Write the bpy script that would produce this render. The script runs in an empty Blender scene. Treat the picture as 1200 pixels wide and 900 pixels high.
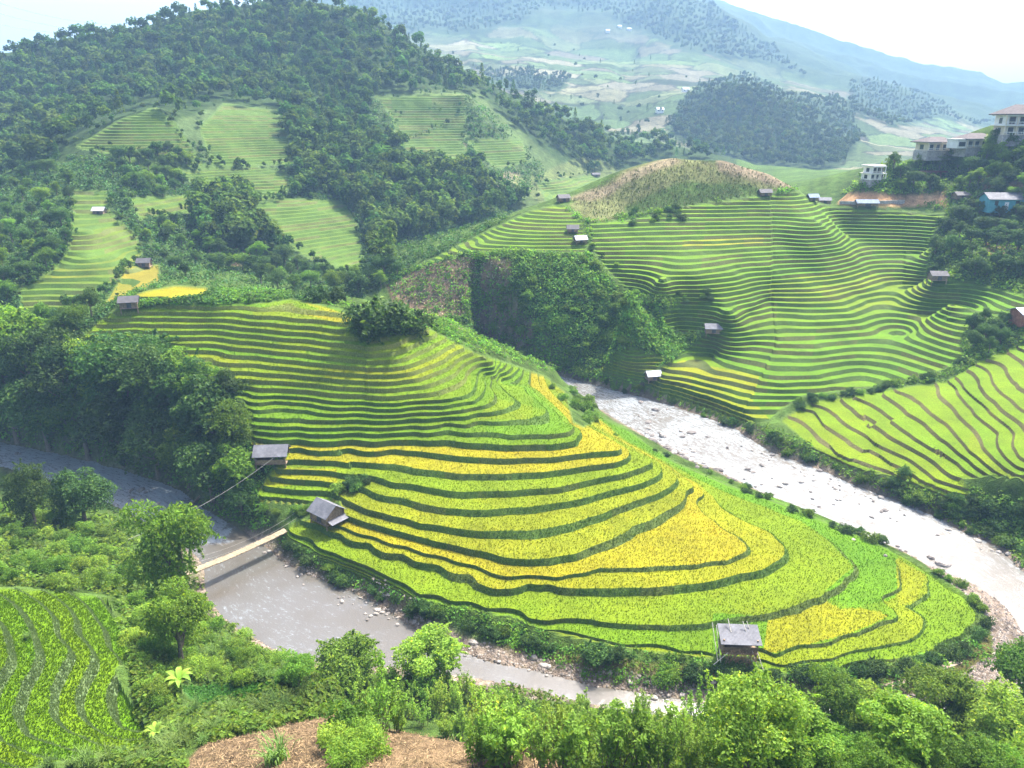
import bpy, math, random
import numpy as np
from mathutils import Vector, Matrix
rng = np.random.default_rng(11)
random.seed(11)
S = bpy.context.scene
COL = S.collection
R = math.radians
# ------------------------------------------------------------------ camera, light, exposure
F = 873.0
CAMH = 60.0
PITCH = R(19.5)
cam = bpy.data.objects.new('camera', bpy.data.cameras.new('camera'))
COL.objects.link(cam)
cam.location = (0, 0, CAMH)
cam.rotation_euler = (R(90) - PITCH, 0, 0)
cam.data.sensor_width = 36
cam.data.lens = F / 1200 * 36
cam.data.clip_start = 0.5
cam.data.clip_end = 20000
S.camera = cam
SUN_EL, SUN_AZ = R(57), R(36)          # azimuth clockwise from the view direction (+Y)
W = bpy.data.worlds.new('World'); S.world = W; W.use_nodes = True
nt = W.node_tree
bg = nt.nodes['Background']; bg.inputs['Strength'].default_value = 0.15
sky = nt.nodes.new('ShaderNodeTexSky'); sky.sky_type = 'NISHITA'; sky.sun_disc = False
sky.sun_elevation = SUN_EL; sky.sun_rotation = SUN_AZ
sky.air_density = 0.9; sky.dust_density = 6.0; sky.ozone_density = 1.5
nt.links.new(sky.outputs[0], bg.inputs['Color'])
sun = bpy.data.objects.new('sun', bpy.data.lights.new('sun', 'SUN')); COL.objects.link(sun)
sun.data.energy = 3.9; sun.data.angle = R(0.8); sun.data.color = (1.0, 0.97, 0.91)
sd = Vector((math.sin(SUN_AZ) * math.cos(SUN_EL), math.cos(SUN_AZ) * math.cos(SUN_EL), math.sin(SUN_EL)))
sun.rotation_euler = sd.to_track_quat('Z', 'Y').to_euler()
S.view_settings.view_transform = 'Standard'; S.view_settings.look = 'None'
S.view_settings.exposure = 1.8; S.view_settings.gamma = 1.0
S.view_settings.use_curve_mapping = False
S.render.engine = 'CYCLES'
S.cycles.max_bounces = 5; S.cycles.diffuse_bounces = 2; S.cycles.glossy_bounces = 2
S.cycles.transmission_bounces = 2; S.cycles.volume_bounces = 0; S.cycles.transparent_max_bounces = 4
HAZE_DENSITY, HAZE_ANISO = 0.00029, 0.0
# ------------------------------------------------------------------ projection helpers
CP_, SP_ = math.cos(PITCH), math.sin(PITCH)
def ray(px, py):
    a = (np.asarray(px, float) - 600) / F; b = (450 - np.asarray(py, float)) / F
    return a, CP_ + b * SP_, -SP_ + b * CP_
def PZ(px, py, z):
    dx, dy, dz = ray(px, py); t = (z - CAMH) / dz
    return (float(dx * t), float(dy * t), float(z))
def PD(px, py, D):
    dx, dy, dz = ray(px, py); t = D / dy
    return (float(dx * t), float(D), float(CAMH + dz * t))
def proj(x, y, z):
    d = y * CP_ - (z - CAMH) * SP_
    d = np.where(d < 0.1, 0.1, d)
    return 600 + F * x / d, 450 - F * (y * SP_ + (z - CAMH) * CP_) / d
def in_poly(px, py, poly):
    px = np.asarray(px, float); py = np.asarray(py, float)
    ins = np.zeros(px.shape, bool); n = len(poly)
    for i in range(n):
        x0, y0 = poly[i]; x1, y1 = poly[(i + 1) % n]
        if y0 == y1: continue
        c = ((y0 > py) != (y1 > py)) & (px < (x1 - x0) * (py - y0) / (y1 - y0) + x0)
        ins ^= c
    return ins
def seg_dist(px, py, poly, closed=True):
    d = np.full(np.shape(px), 1e9); n = len(poly)
    for i in range(n if closed else n - 1):
        x0, y0 = poly[i]; x1, y1 = poly[(i + 1) % n]
        ex, ey = x1 - x0, y1 - y0; L = ex * ex + ey * ey + 1e-12
        t = np.clip(((px - x0) * ex + (py - y0) * ey) / L, 0, 1)
        d = np.minimum(d, (px - x0 - t * ex) ** 2 + (py - y0 - t * ey) ** 2)
    return np.sqrt(d)
def sdist(px, py, poly):
    d = seg_dist(px, py, poly)
    return np.where(in_poly(px, py, poly), d, -d)
def smooth(poly, closed, k=4):
    P = np.array(poly, float); n = len(P); out = []
    for i in range(n if closed else n - 1):
        p0, p1, p2, p3 = [P[(i + j) % n] if closed else P[min(max(i + j, 0), n - 1)] for j in (-1, 0, 1, 2)]
        for q in range(k):
            t = q / k
            out.append(0.5 * (2 * p1 + (p2 - p0) * t + (2 * p0 - 5 * p1 + 4 * p2 - p3) * t * t + (3 * p1 - p0 - 3 * p2 + p3) * t ** 3))
    if not closed: out.append(P[-1])
    return [tuple(p) for p in out]
# value noise on the plane
def _hash(i, j, s):
    h = (i * 374761393 + j * 668265263 + s * 1442695041) & 0xffffffff
    h = ((h ^ (h >> 13)) * 1274126177) & 0xffffffff
    return ((h ^ (h >> 16)) & 0xffff) / 65535.0
def vnoise(x, y, s=0):
    xi = np.floor(x).astype(np.int64); yi = np.floor(y).astype(np.int64)
    fx = x - xi; fy = y - yi; fx = fx * fx * (3 - 2 * fx); fy = fy * fy * (3 - 2 * fy)
    a = _hash(xi, yi, s); b = _hash(xi + 1, yi, s); c = _hash(xi, yi + 1, s); d = _hash(xi + 1, yi + 1, s)
    return (a * (1 - fx) + b * fx) * (1 - fy) + (c * (1 - fx) + d * fx) * fy
def fbm(x, y, o=4, s=0):
    v = 0; a = 0.5
    for i in range(o):
        v = v + a * (vnoise(x, y, s + i) - 0.5); x = x * 2.03 + 17.1; y = y * 2.03 - 9.3; a *= 0.5
    return v
def sstep(a, b, x):
    t = np.clip((x - a) / (b - a), 0, 1); return t * t * (3 - 2 * t)
# ------------------------------------------------------------------ terrain control lines
# every terrace lip of the middle hill: height and its course
LIPS = [
 (1.8, [(895,781),(940,787),(980,783),(1047,771),(1095,760),(1127,747),(1143,731),(1143,717),(1127,699),(1100,683),(1088,674),(1047,648)]),
 (2.5, [(652,738),(683,744),(733,755),(800,763),(850,772)]),
 (2.1, [(1052,712),(1073,704),(1084,685),(1085,675)]),
 (2.5, [(908,767),(967,752),(1004,741),(1031,727),(1049,715),(1052,693),(1051,669),(1042,652),(1009,633),(960,613),(920,597),(850,571),(790,545),(735,508),(700,490)]),
 (3.1, [(335,625),(367,644),(399,661),(428,671),(444,681),(487,696),(527,705),(567,713),(620,724),(640,728),(728,731),(808,731),(860,722),(900,719),(932,709),(967,693),(991,675),(1000,664),(988,651),(967,630),(940,612),(900,595),(860,581),(803,553),(735,517)]),
 (4.0, [(372,614),(399,625),(433,636),(473,649),(513,660),(553,672),(620,684),(645,685),(707,690),(760,689),(813,684),(867,673),(907,660),(920,649),(916,637),(887,616),(860,603),(840,590),(827,575),(800,558)]),
 (4.5, [(649,677),(667,673),(701,666),(760,665),(813,662),(853,657),(877,645),(867,634),(840,615),(821,599),(813,586)]),
 (5.4, [(401,602),(433,613),(473,624),(513,635),(548,643),(588,653),(620,656),(640,655),(675,649),(707,636),(747,615),(781,599),(803,583),(812,570),(797,556),(771,541)]),
 (5.4, [(304,580),(340,584),(372,588)]),
 (6.3, [(404,585),(428,596),(460,605),(492,613),(540,620),(600,621),(653,616),(707,601),(749,585),(781,572),(793,563),(789,553),(769,539)]),
 (6.3, [(321,569),(355,573),(388,576)]),
 (7.2, [(423,569),(439,577),(473,583),(503,592),(540,596),(600,595),(653,589),(707,577),(747,567),(772,556),(774,549),(758,536)]),
 (7.2, [(325,558),(360,561),(393,565)]),
 (8.1, [(327,549),(360,549),(393,551),(425,556),(460,565),(500,571),(540,576),(600,575),(653,571),(707,559),(747,549),(764,541),(757,533),(735,523)]),
 (9.0, [(340,537),(372,538),(407,541),(447,544),(487,549),(540,555),(600,555),(653,551),(693,545),(733,537),(736,531),(727,522)]),
 (9.9, [(352,524),(407,525),(460,526),(487,528),(527,533),(567,536),(620,536),(667,533),(707,529),(728,526),(724,519),(700,508)]),
 (10.9, [(296,512),(330,516),(360,516.5),(400,516.5),(480,516),(525,515.5),(573,520),(627,521),(653,520),(675,515),(677,509),(667,497)]),
 (11.7, [(294,504),(330,508),(360,508.5),(440,509),(488,505.5),(547,507.5),(600,509.5),(640,509),(673,503),(659,492)]),
 (12.4, [(292,495),(330,500),(360,500.5),(440,501),(493,500),(525,495.5),(557,493),(600,492),(627,488),(640,480),(628,468),(612,452)]),
 (13.2, [(291,487),(330,491),(360,492),(440,492.5),(493,490),(547,488),(573,483),(598,476),(602,470),(592,461),(584,450),(583,441)]),
 (13.9, [(290,478),(330,478),(360,480),(400,485),(440,486),(493,483),(547,479),(573,472.5),(579,466),(573,452),(573,441)]),
 (14.6, [(289,470),(320,470),(360,472.5),(413,477),(467,479),(520,476),(552,470),(565,459),(565,446),(571,435)]),
 (15.3, [(288,460),(330,463.5),(360,465),(427,470),(493,469),(525,465),(547,456),(553,446),(557,436),(580,429)]),
 (16.2, [(270,452),(300,454),(360,457),(427,462),(495,460),(528,450),(543,436),(570,424)]),
 (17.1, [(247,441),(300,445),(360,449),(427,454),(475,452.5),(508,446),(533,434),(560,418)]),
 (18.0, [(230,430),(300,436),(360,441),(427,446),(473,445),(503,437),(528,426),(550,413)]),
 (18.9, [(100,418),(200,417),(247,419),(300,426),(360,432.5),(427,438),(469,437),(498,429),(522,417),(540,407)]),
 (19.8, [(80,411),(160,410),(247,410),(300,417),(360,424),(427,430),(466,429),(493,420),(515,409.5),(529,402)]),
 (20.7, [(90,404),(160,402),(247,403),(300,409),(360,415),(427,422),(463,420),(488,411),(505,402),(517,396)]),
 (21.6, [(105,396),(160,394),(247,395),(300,400),(360,406),(427,414),(445,413),(470,408),(495,396),(507,391)]),
 (22.5, [(112,388),(160,386),(247,387),(300,392),(360,397.5),(405,403),(435,406),(462,401),(485,391),(497,387)]),
 (23.4, [(118,380),(160,379),(247,380),(300,385),(360,389.5),(400,394)]),
 (24.3, [(128,373),(160,372),(247,373),(300,377),(360,382),(395,386)]),
 (25.2, [(140,366),(200,365),(260,366),(300,370),(345,373),(385,376),(410,378)]),
 (26.1, [(200,359),(250,360),(300,360),(325,357),(340,354)]),
]
pts = []
def add(p): pts.append(p)
for z, line in LIPS:
    for k, (x, y) in enumerate(line): add(PZ(x, y, z))
def addz(lst):
    for x, y, z in lst: add(PZ(x, y, z))
def addd(lst):
    for x, y, D in lst: add(PD(x, y, D))
def addw(lst):
    for p in lst: add(p)
def column(pA, pB, n):
    A = np.array(pA); B = np.array(pB)
    for i in range(n): add(tuple(A + (B - A) * i / (n - 1)))
# crown and back of the middle hill
addz([(450,385,23.5),(450,372,24.5),(400,365,26.2),(200,342,27.6),(165,346,27.4),(240,341,27.6),(200,335,27.8)])
addd([(300,340,172),(420,350,165),(520,372,160),(600,410,158),(650,432,160),(250,322,180)])
addw([(-40,175,17),(-15,172,12),(5,168,6),(15,165,2),(-60,185,17)])
addz([(692,480,4.5),(685,462,1.2),(660,450,3)])
addz([(326,635,1.5),(358,656,1.5),(390,676,1.5),(435,698,1.5),(478,712,1.5),(520,722,1.5),(560,730,1.5),(610,742,1.5)])
# river bed and banks follow from the outline below; a few low anchors
addz([(750,490,0.0),(850,530,0),(950,570,0),(1050,610,0),(1150,650,0),(1220,720,0),(1160,790,0.6),(1000,815,0.5),(800,805,0.4),(640,775,0.3),
      (480,740,0),(330,700,0),(250,640,0),(180,590,0),(60,540,0),(-60,520,0)])
# grove slope left of the middle hill
addz([(0,515,1.0),(60,528,1.0),(140,550,1.0),(215,575,1.2),(265,610,1.4),(290,600,3.0),(285,560,5.5),(280,520,9),(230,500,9),(150,480,9),(60,450,12),(0,440,13),(-60,430,15),(60,425,16.5)])
addd([(0,400,158),(50,380,165),(-80,400,160)])
# near left bank
addz([(0,548,0.5),(70,568,0.6),(130,596,0.6),(190,628,0.7),(232,668,0.6),(245,715,0.8),(300,755,0.8),(380,785,0.8),(470,800,0.8)])
addz([(-60,600,8),(20,600,6),(90,610,4.5),(20,650,12),(100,660,8.5),(190,715,9),(150,690,13),(230,760,11.5),(290,800,16.3),(-60,660,16)])
J = [(16.6, [(118,704),(150,765),(165,790),(160,810),(170,842)]),
     (17.5, [(85,699),(120,738),(137,770),(140,783),(127,803),(124,822),(132,843),(172,858)]),
     (18.3, [(55,696),(85,740),(105,775),(97,790),(87,817),(91,838),(110,855),(170,866)]),
     (19.1, [(25,694),(62,728),(80,765),(64,795),(60,820),(68,848),(95,864),(170,874)]),
     (19.9, [(-10,694),(28,730),(38,760),(25,800),(14,835),(28,862),(80,878),(165,884)]),
     (20.7, [(-60,700),(0,735),(8,775),(-15,830),(0,868),(40,885),(110,893)]),
     (21.6, [(-90,720),(-35,770),(-50,830),(-25,880),(20,900)])]
J = [(21.6 - (21.6 - z) * 1.2, l) for z, l in J]
for z, l in J:
    for x, y in l: add(PZ(x, y, z))
addz([(195,800,17.0),(190,860,20),(215,895,23.5),(250,830,18.5),(330,815,17.5),(385,800,16),(330,845,21),(390,832,21.5),(260,880,23.5)])
# foreground crest under the bushes
addz([(350,880,25.5),(450,870,26),(600,880,27),(750,880,26.5),(900,885,25.5),(1050,890,24),(1180,890,22.5),(1300,890,20),(600,960,32),(200,980,28),(1000,980,29)])
addw([(-22,50,9),(-12,52,8),(0,54,6),(12,54,6),(24,56,5),(36,58,4),(-2,44,15),(12,44,14),(26,45,13),(40,47,10),(-14,43,15),(50,52,6),
      (0,14,38),(20,14,36),(-20,14,34),(0,8,42),(40,20,26),(-40,20,28),(60,40,12),(70,60,4)])
# right bank scrub, near right terraces
addz([(760,455,2),(840,497,2),(900,520,2.0),(960,555,1.5),(1040,590,1.5),(1120,625,0.6),(1200,655,1.0),(1260,690,1.5)])
R3 = [(2.8, [(918,492),(950,518),(1000,546),(1060,566),(1130,590)]),
      (3.9, [(940,478),(968,492),(1007,515),(1063,546),(1103,574)]),
      (5.1, [(985,466),(1000,486),(1040,511),(1090,540),(1128,566)]),
      (6.4, [(1035,459),(1043,486),(1083,515),(1125,542),(1162,566)]),
      (7.8, [(1073,454),(1097,490),(1135,528),(1192,566)]),
      (9.2, [(1110,446),(1130,475),(1165,508),(1225,556)]),
      (11.0, [(1140,430),(1160,455),(1200,490),(1260,535)]),
      (12.8, [(1168,412),(1200,440),(1260,480)])]
for z, l in R3:
    for x, y in l: add(PZ(x, y, z))
addz([(1200,612,2.2),(1260,630,3),(1150,606,1.4)])
# gully and main right hillside (world-straight slopes from foot to head)
addz([(920,488,3.0),(985,461,5.5),(1040,454,7.5),(1075,446,8.2),(1125,428,11),(1150,405,14),(1190,385,16.5)])
col = [((765,457,2.2),(765,330,182),(765,255,218)),
       ((820,476,2.4),(815,350,185),(810,243,224)),
       ((880,494,2.5),(890,370,182),(895,228,232)),
       ((940,466,5.2),(950,360,180),(950,235,233)),
       ((1000,461,6.5),(1000,350,184),(1000,244,234)),
       ((1060,450,7.8),(1055,350,180),(1055,248,232)),
       ((1128,415,12.5),(1105,330,184),(1105,255,226)),
       ((1200,380,17.5),(1190,330,178),(1190,270,212))]
for (a, b, c) in col:
    A = PZ(*a); B = PD(*b); C = PD(*c)
    if a[0] in (765, 1128, 1200): column(A, B, 4); column(tuple(np.array(B) + (np.array(C) - np.array(B)) * 0.33), C, 3)
    else: add(A); add(C)
for z, l in [(33.0, [(830,258),(880,257),(930,258),(955,260),(970,254),(978,246)]), (28.0, [(810,288),(860,287),(915,285),(950,287),(976,284),(990,272),(1003,260),(1040,256),(1085,259)]), (22.8, [(735,338),(775,334),(815,330),(860,325),(905,319),(950,315),(990,310),(1010,303),(1040,300),(1080,300)]),
             (17.4, [(860,362),(903,351),(950,352),(987,350),(1013,341),(1035,335),(1085,334)]), (15.2, [(845,378),(880,372),(907,367),(950,369),(1000,367),(1047,354),(1087,345)]), (10.9, [(795,394),(840,399),(880,404),(913,407),(960,408),(1020,402),(1060,392),(1105,386)]),
             (7.4, [(785,424),(838,433),(885,442),(915,446),(960,444),(1010,436)]), (4.7, [(772,444),(822,455),(872,470)])]:
    for x, y in l: add(PZ(x, y, z))
# scrub hill, spur and peak
addz([(650,442,2.0),(700,440,2.0),(720,425,4),(600,428,4)])
addd([(560,395,180),(620,380,183),(690,385,178),(735,395,176),(480,360,190),(460,330,200),(540,330,192),(610,320,190),(690,330,186),(735,360,182),
      (470,320,204),(500,308,202),(560,293,199),(640,292,198),(690,298,196),(600,265,212),(680,255,214),(620,247,222),(660,235,228),(560,280,212),
      (720,206,236),(760,192,240),(790,187,241),(850,190,241),(900,204,240),(930,220,238),(730,240,226),(800,215,233),(860,215,234)])
addw([(-20,250,25),(5,262,28),(35,275,34),(60,285,36),(85,282,36),(-40,235,22),(50,330,30),(90,320,33)])
# villa hill
addd([(990,232,238),(1060,240,238),(1110,238,232),(1180,245,220),(1020,205,246),(1010,214,250),(1040,188,252),(1090,176,258),(1135,170,254),(1188,152,246),(1260,125,240),
      (1100,212,244),(1160,205,236),(1200,200,228),(1250,230,205),(1230,300,180)])
addw([(115,300,36),(140,310,42),(165,300,46),(130,360,30),(200,320,55)])
# left mountain
addd([(30,350,172),(-40,330,175),(100,300,190),(100,270,204),(160,300,205),(150,330,178),(60,310,190),(0,300,196),(0,250,235),(180,250,236),(130,225,245),(100,190,272),
      (150,150,296),(183,126,312),(230,180,300),(120,170,285),(250,215,288),(330,215,300),(270,235,280),(350,240,280),(350,270,262),(420,265,280),(430,310,246),(380,325,225),
      (300,290,240),(220,290,225),(470,300,262),(500,290,275),(560,265,300),(600,250,335),(640,225,390),(330,150,355),(300,180,325),(250,130,352),(400,180,345),(400,220,315),
      (500,230,320),(560,215,340),(480,185,365),(450,130,420),(545,112,440),(545,170,400),(610,180,420),(660,205,440),(580,140,450),(690,170,500),(700,205,470),(760,185,520),
      (0,200,300),(50,110,420),(0,130,400),(120,100,430),(200,70,460),(330,80,460),(420,60,490),(500,90,490),(0,62,485),(60,52,492),(100,48,500),(200,22,520),(330,-6,540),
      (430,18,540),(500,60,525),(560,92,520),(620,122,520),(700,152,525),(800,172,545),(-100,70,480),(-150,150,380),(-150,250,260)])
for x, y, D in [(0,60,485),(150,35,510),(330,-6,540),(430,18,540),(540,80,522),(640,130,522)]:
    p = PD(x, y, D); k = 1.25
    add((p[0] * k, p[1] * k, p[2] - 26)); add((p[0] * 1.5, p[1] * 1.5, p[2] * 0.5 + 10))
# far valley and mountains
addd([(780,175,600),(860,190,640),(960,198,620),(980,178,680),(940,205,600),(720,150,720),(800,150,740),(600,125,860),(700,125,880),(760,110,930),(560,90,1000),(640,80,1100),
      (740,80,1150),(480,60,1150),(620,40,1400),(520,30,1450),(700,40,1450),(800,60,1350),(440,20,1600),(560,-10,1750),(660,-15,1800),(740,-5,1800),(800,-2,1700),(860,30,1650),
      (900,58,1600),(950,88,1500),(870,100,820),(830,105,850),(840,150,760),(900,150,740),(930,120,860),(1000,120,980),(1050,140,1000),(1000,165,820),(1090,165,1000),(1130,150,1150),(1060,105,1400),
      (960,70,1900),(980,60,2700),(830,10,2700),(900,38,2700),(1050,85,2700),(1120,100,2700),(1200,113,2700),(1300,120,2700),(1100,120,1600),(1200,140,1500),(1250,170,1000),
      (392,-12,2400),(330,25,2400),(250,50,2400),(100,75,2400),(0,90,1500),(-100,80,2000),(430,-25,2400),(500,-60,2400),(650,-70,2400),(760,-30,2300)])
for x, y in [(830,10),(900,38),(980,60),(1050,85),(1120,100),(1200,113)]:
    p = PD(x, y, 2700); add((p[0] * 1.4, p[1] * 1.4, p[2] * 0.75))
for a in (-60, -30, 0, 30, 60): add((4600 * math.sin(R(a)), 4600 * math.cos(R(a)), 120))
addw([(-400,200,60),(-200,60,40),(200,60,10),(350,200,60),(-700,400,120),(600,350,90),(-100,40,28),(110,60,8)])
P = np.array(pts)
def logpolar(x, y):
    return np.arctan2(x, y), np.log(np.hypot(x, y) / 50.0)
U0, V0 = logpolar(P[:, 0], P[:, 1])
C2 = 0.005 ** 2
def kern(du, dv): return np.sqrt(du * du + dv * dv + C2)
K = kern(U0[:, None] - U0[None], V0[:, None] - V0[None])
n = len(P); M = np.zeros((n + 3, n + 3)); M[:n, :n] = K - 2.5e-4 * np.eye(n)
Q = np.stack([np.ones(n), U0, V0], 1); M[:n, n:] = Q; M[n:, :n] = Q.T
wts = np.linalg.solve(M, np.concatenate([P[:, 2], np.zeros(3)]))
def rbf(u, v):
    out = np.zeros(u.size); uf = u.ravel(); vf = v.ravel()
    for i in range(0, uf.size, 20000):
        a, b = uf[i:i + 20000], vf[i:i + 20000]
        out[i:i + 20000] = kern(a[:, None] - U0[None], b[:, None] - V0[None]) @ wts[:n] + wts[n] + wts[n + 1] * a + wts[n + 2] * b
    return out.reshape(u.shape)
# ------------------------------------------------------------------ terrain grid (fan-shaped, finer near the viewpoint)
du = R(0.115)
ua = np.arange(R(-46), R(46.01), du)
dv = 0.0058
va = np.arange(math.log(12 / 50), math.log(4200 / 50), dv)
STEP = 3
uc = np.arange(R(-46) - 2 * du * STEP, R(46) + 3 * du * STEP, du * STEP)
vc = np.arange(va[0] - 2 * dv * STEP, va[-1] + 3 * dv * STEP, dv * STEP)
Hc = rbf(*np.meshgrid(uc, vc))
def cubic_up(A, coords, fine, axis):
    A = np.moveaxis(A, axis, 0); t = (fine - coords[0]) / (coords[1] - coords[0])
    i = np.clip(np.floor(t).astype(int), 1, len(coords) - 3); f = (t - i)[:, None]
    p0, p1, p2, p3 = A[i - 1], A[i], A[i + 1], A[i + 2]
    r = 0.5 * (2 * p1 + (p2 - p0) * f + (2 * p0 - 5 * p1 + 4 * p2 - p3) * f * f + (3 * p1 - p0 - 3 * p2 + p3) * f ** 3)
    return np.moveaxis(r, 0, axis)
H = cubic_up(cubic_up(Hc, uc, ua, 1), vc, va, 0)
UU, VV = np.meshgrid(ua, va)
RR = 50 * np.exp(VV); XX = RR * np.sin(UU); YY = RR * np.cos(UU)
# river outline on the water plane
OUT = [(560,415),(640,436),(700,452),(750,465),(800,480),(860,502),(900,528),(960,550),(1000,568),(1060,590),(1120,618),(1170,643),(1200,672),(1270,720),(1330,780),(1320,840),(1200,850),
       (1110,845),(1000,852),(860,850),(790,842),(720,832),(660,817),(600,803),(540,792),(470,782),(400,778),(340,768),(300,750),(258,720),(238,690),(235,660),(205,632),(150,602),(110,582),(60,564),(0,547),(-80,540),(-200,520)]
INN = [(-200,485),(-80,500),(0,518),(60,530),(130,547),(200,570),(250,603),(285,622),(318,645),(350,668),(400,688),(440,708),(500,744),(560,771),(620,785),(700,804),(780,816),(840,824),(900,826),(1000,824),(1090,827),
       (1150,819),(1190,802),(1206,772),(1192,728),(1152,692),(1100,668),(1060,647),(1010,627),(960,604),(900,580),(850,556),(800,534),(760,512),(720,490),(690,470),(650,452),(560,428)]
w2 = lambda l: [PZ(x, y, 0)[:2] for x, y in l]
OUTW = smooth(w2(OUT), False, 3); INNW = smooth(w2(INN), False, 3)
RIVER = OUTW + INNW
near = (RR > 40) & (RR < 300)
rd = np.full(XX.shape, -99.0)
xw = XX[near]; yw = YY[near]
jit = 0.8 * fbm(xw / 3.0, yw / 3.0, 3, 5) * np.clip(RR[near] / 90, 0.6, 2)
rd[near] = sdist(xw, yw, RIVER) + jit
outd = -rd
rough = sstep(0, 1, (RR - 20) / 60)
H = H + fbm(XX / (RR * 0.09), YY / (RR * 0.09), 3, 3) * RR * 0.012 * sstep(260, 500, RR)
H = H + fbm(XX / (RR * 0.02), YY / (RR * 0.02), 3, 9) * RR * 0.006 * sstep(330, 600, RR)
ridge = np.abs(fbm(XX / 420.0, YY / 420.0, 4, 31)) * -160 * sstep(900, 1700, RR); H = H + ridge + 12 * sstep(900, 1700, RR)
bank = 0.12 + 0.13 * outd
Hb = bank + (np.maximum(H, 0.35) - bank) * sstep(0.3, 2.8, outd)
H = np.where(near & (outd > 0), np.where(outd < 6, Hb, np.maximum(H, 0.35)), np.where(near & (rd >= 0), -np.minimum(1.3, 0.05 + 0.3 * rd), np.maximum(H, 0.4)))
PX, PY = proj(XX, YY, H)
# ------------------------------------------------------------------ terrace regions: outline, distance range, levels
def lv(z0, z1, st, seed):
    r = np.random.default_rng(seed); L = [z0]
    while L[-1] < z1: L.append(L[-1] + st * r.uniform(0.85, 1.15))
    return np.array(L)
cl = np.array(sorted(set(z for z, _ in LIPS))); cl = np.concatenate([[0.9], cl, [27.2, 28.3]])
TER = [
 dict(name='c', poly=[(76,414),(118,374),(140,362),(200,357),(300,355),(340,350),(400,362),(414,373),(405,388),(425,398),(470,392),(500,383),(530,399),(560,415),(600,427),(640,441),(662,458),(668,480),(672,494),(684,500),(704,488),(735,503),(790,541),(850,567),
      (920,592),(1000,625),(1048,646),(1092,671),(1130,696),(1149,720),(1147,736),(1128,751),(1095,765),(1047,776),(940,791),(893,786),(880,768),(835,770),(800,767),(733,759),(683,748),(640,739),(600,722),(520,708),(480,698),(440,684),(399,666),(367,648),(331,626),
      (345,611),(375,608),(400,600),(398,585),(378,592),(303,585),(302,575),(322,548),(340,528),(290,518),(286,470),(230,440),(180,425),(130,417)], D=(55,170), L=cl, f=None),
 dict(name='r', poly=[(690,262),(740,258),(800,243),(850,236),(900,228),(935,224),(965,240),(990,245),(1060,248),(1110,252),(1095,270),(1090,300),(1085,322),(1150,335),(1205,345),(1205,368),(1140,372),(1128,400),(1135,418),(1118,428),(1075,443),(1040,452),(985,458),(940,464),(915,480),(900,494),(872,494),
      (830,480),(775,458),(752,445),(775,430),(820,398),(838,388),(790,388),(768,375),(800,352),(742,345),(715,320),(692,290)], D=(130,245), L=lv(1.2,48,0.88,3), f=0.3),
 dict(name='r', poly=[(698,433),(735,411),(780,418),(768,436),(745,447)], D=(140,200), L=lv(1.2,20,0.7,4), f=0.3),
 dict(name='s', poly=[(468,322),(540,285),(620,247),(660,238),(682,262),(690,285),(685,297),(600,292),(540,297),(500,310)], D=(185,240), L=lv(15,50,0.74,5), f=0.36),
 dict(name='n', poly=[(914,492),(955,469),(1035,457),(1110,446),(1145,425),(1175,410),(1212,398),(1212,562),(1170,556),(1125,560),(1142,583),(1128,588),(1080,570),(1030,553),(985,545),(950,522)], D=(95,170), L=lv(1.6,20,0.78,6), f=0.13),
 dict(name='l', poly=[(88,172),(140,140),(183,125),(205,145),(232,185),(240,196),(190,182),(130,180)], D=(240,330), L=lv(40,75,0.95,7), f=0.3),
 dict(name='l', poly=[(208,202),(300,195),(340,205),(335,230),(300,238),(260,235)], D=(240,330), L=lv(20,75,0.9,8), f=0.3),
 dict(name='l', poly=[(284,242),(330,232),(400,235),(420,265),(426,310),(395,322),(340,290),(300,260)], D=(210,320), L=lv(8,60,0.85,9), f=0.36),
 dict(name='l', poly=[(85,222),(125,224),(130,250),(160,275),(166,300),(150,318),(100,358),(30,380),(20,340),(60,318),(80,290),(84,255)], D=(160,260), L=lv(15,60,0.95,10), f=0.36),
 dict(name='l', poly=[(440,115),(545,108),(547,130),(520,150),(470,165),(455,130)], D=(340,470), L=lv(30,110,1.2,11), f=0.3),
 dict(name='l', poly=[(545,163),(610,163),(622,190),(580,197)], D=(340,450), L=lv(20,80,1.1,12), f=0.3),
 dict(name='l', poly=[(630,214),(705,204),(690,232),(640,236)], D=(330,520), L=lv(10,60,1.0,13), f=0.3),
 dict(name='l', poly=[(150,312),(186,310),(187,331),(150,345),(118,362)], D=(150,230), L=lv(15,40,1.0,14), f=0.3),
 dict(name='j', poly=[(-60,690),(0,688),(75,692),(125,700),(152,762),(150,775),(135,783),(140,800),(160,835),(180,852),(178,872),(130,886),(60,893),(20,902),(-60,905)], D=(22,75), L=21.6 - (21.6 - np.array([15.7,16.6,17.5,18.3,19.1,19.9,20.7,21.6,22.6,23.6])) * 1.2, f=0.27),
 dict(name='l', poly=[(234,150),(262,121),(325,130),(340,165),(346,192),(250,194)], D=(260,420), L=lv(30,95,0.9,15), f=0.25),
 dict(name='l', poly=[(457,136),(545,130),(548,158),(540,165),(560,200),(500,198),(480,190),(466,167)], D=(330,460), L=lv(20,100,1.2,16), f=0.3),
 dict(name='l', poly=[(150,232),(236,228),(240,248),(165,256)], D=(200,300), L=lv(20,70,0.95,17), f=0.3),
 dict(name='y', poly=[(151,347),(172,340),(205,334),(240,336),(250,341),(238,347),(195,351),(160,352)], D=(125,195), L=np.array([25.0,27.25,31.0]), f=0.15),
]
TA = np.zeros(H.shape); TR = np.zeros(H.shape, int) - 1
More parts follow.
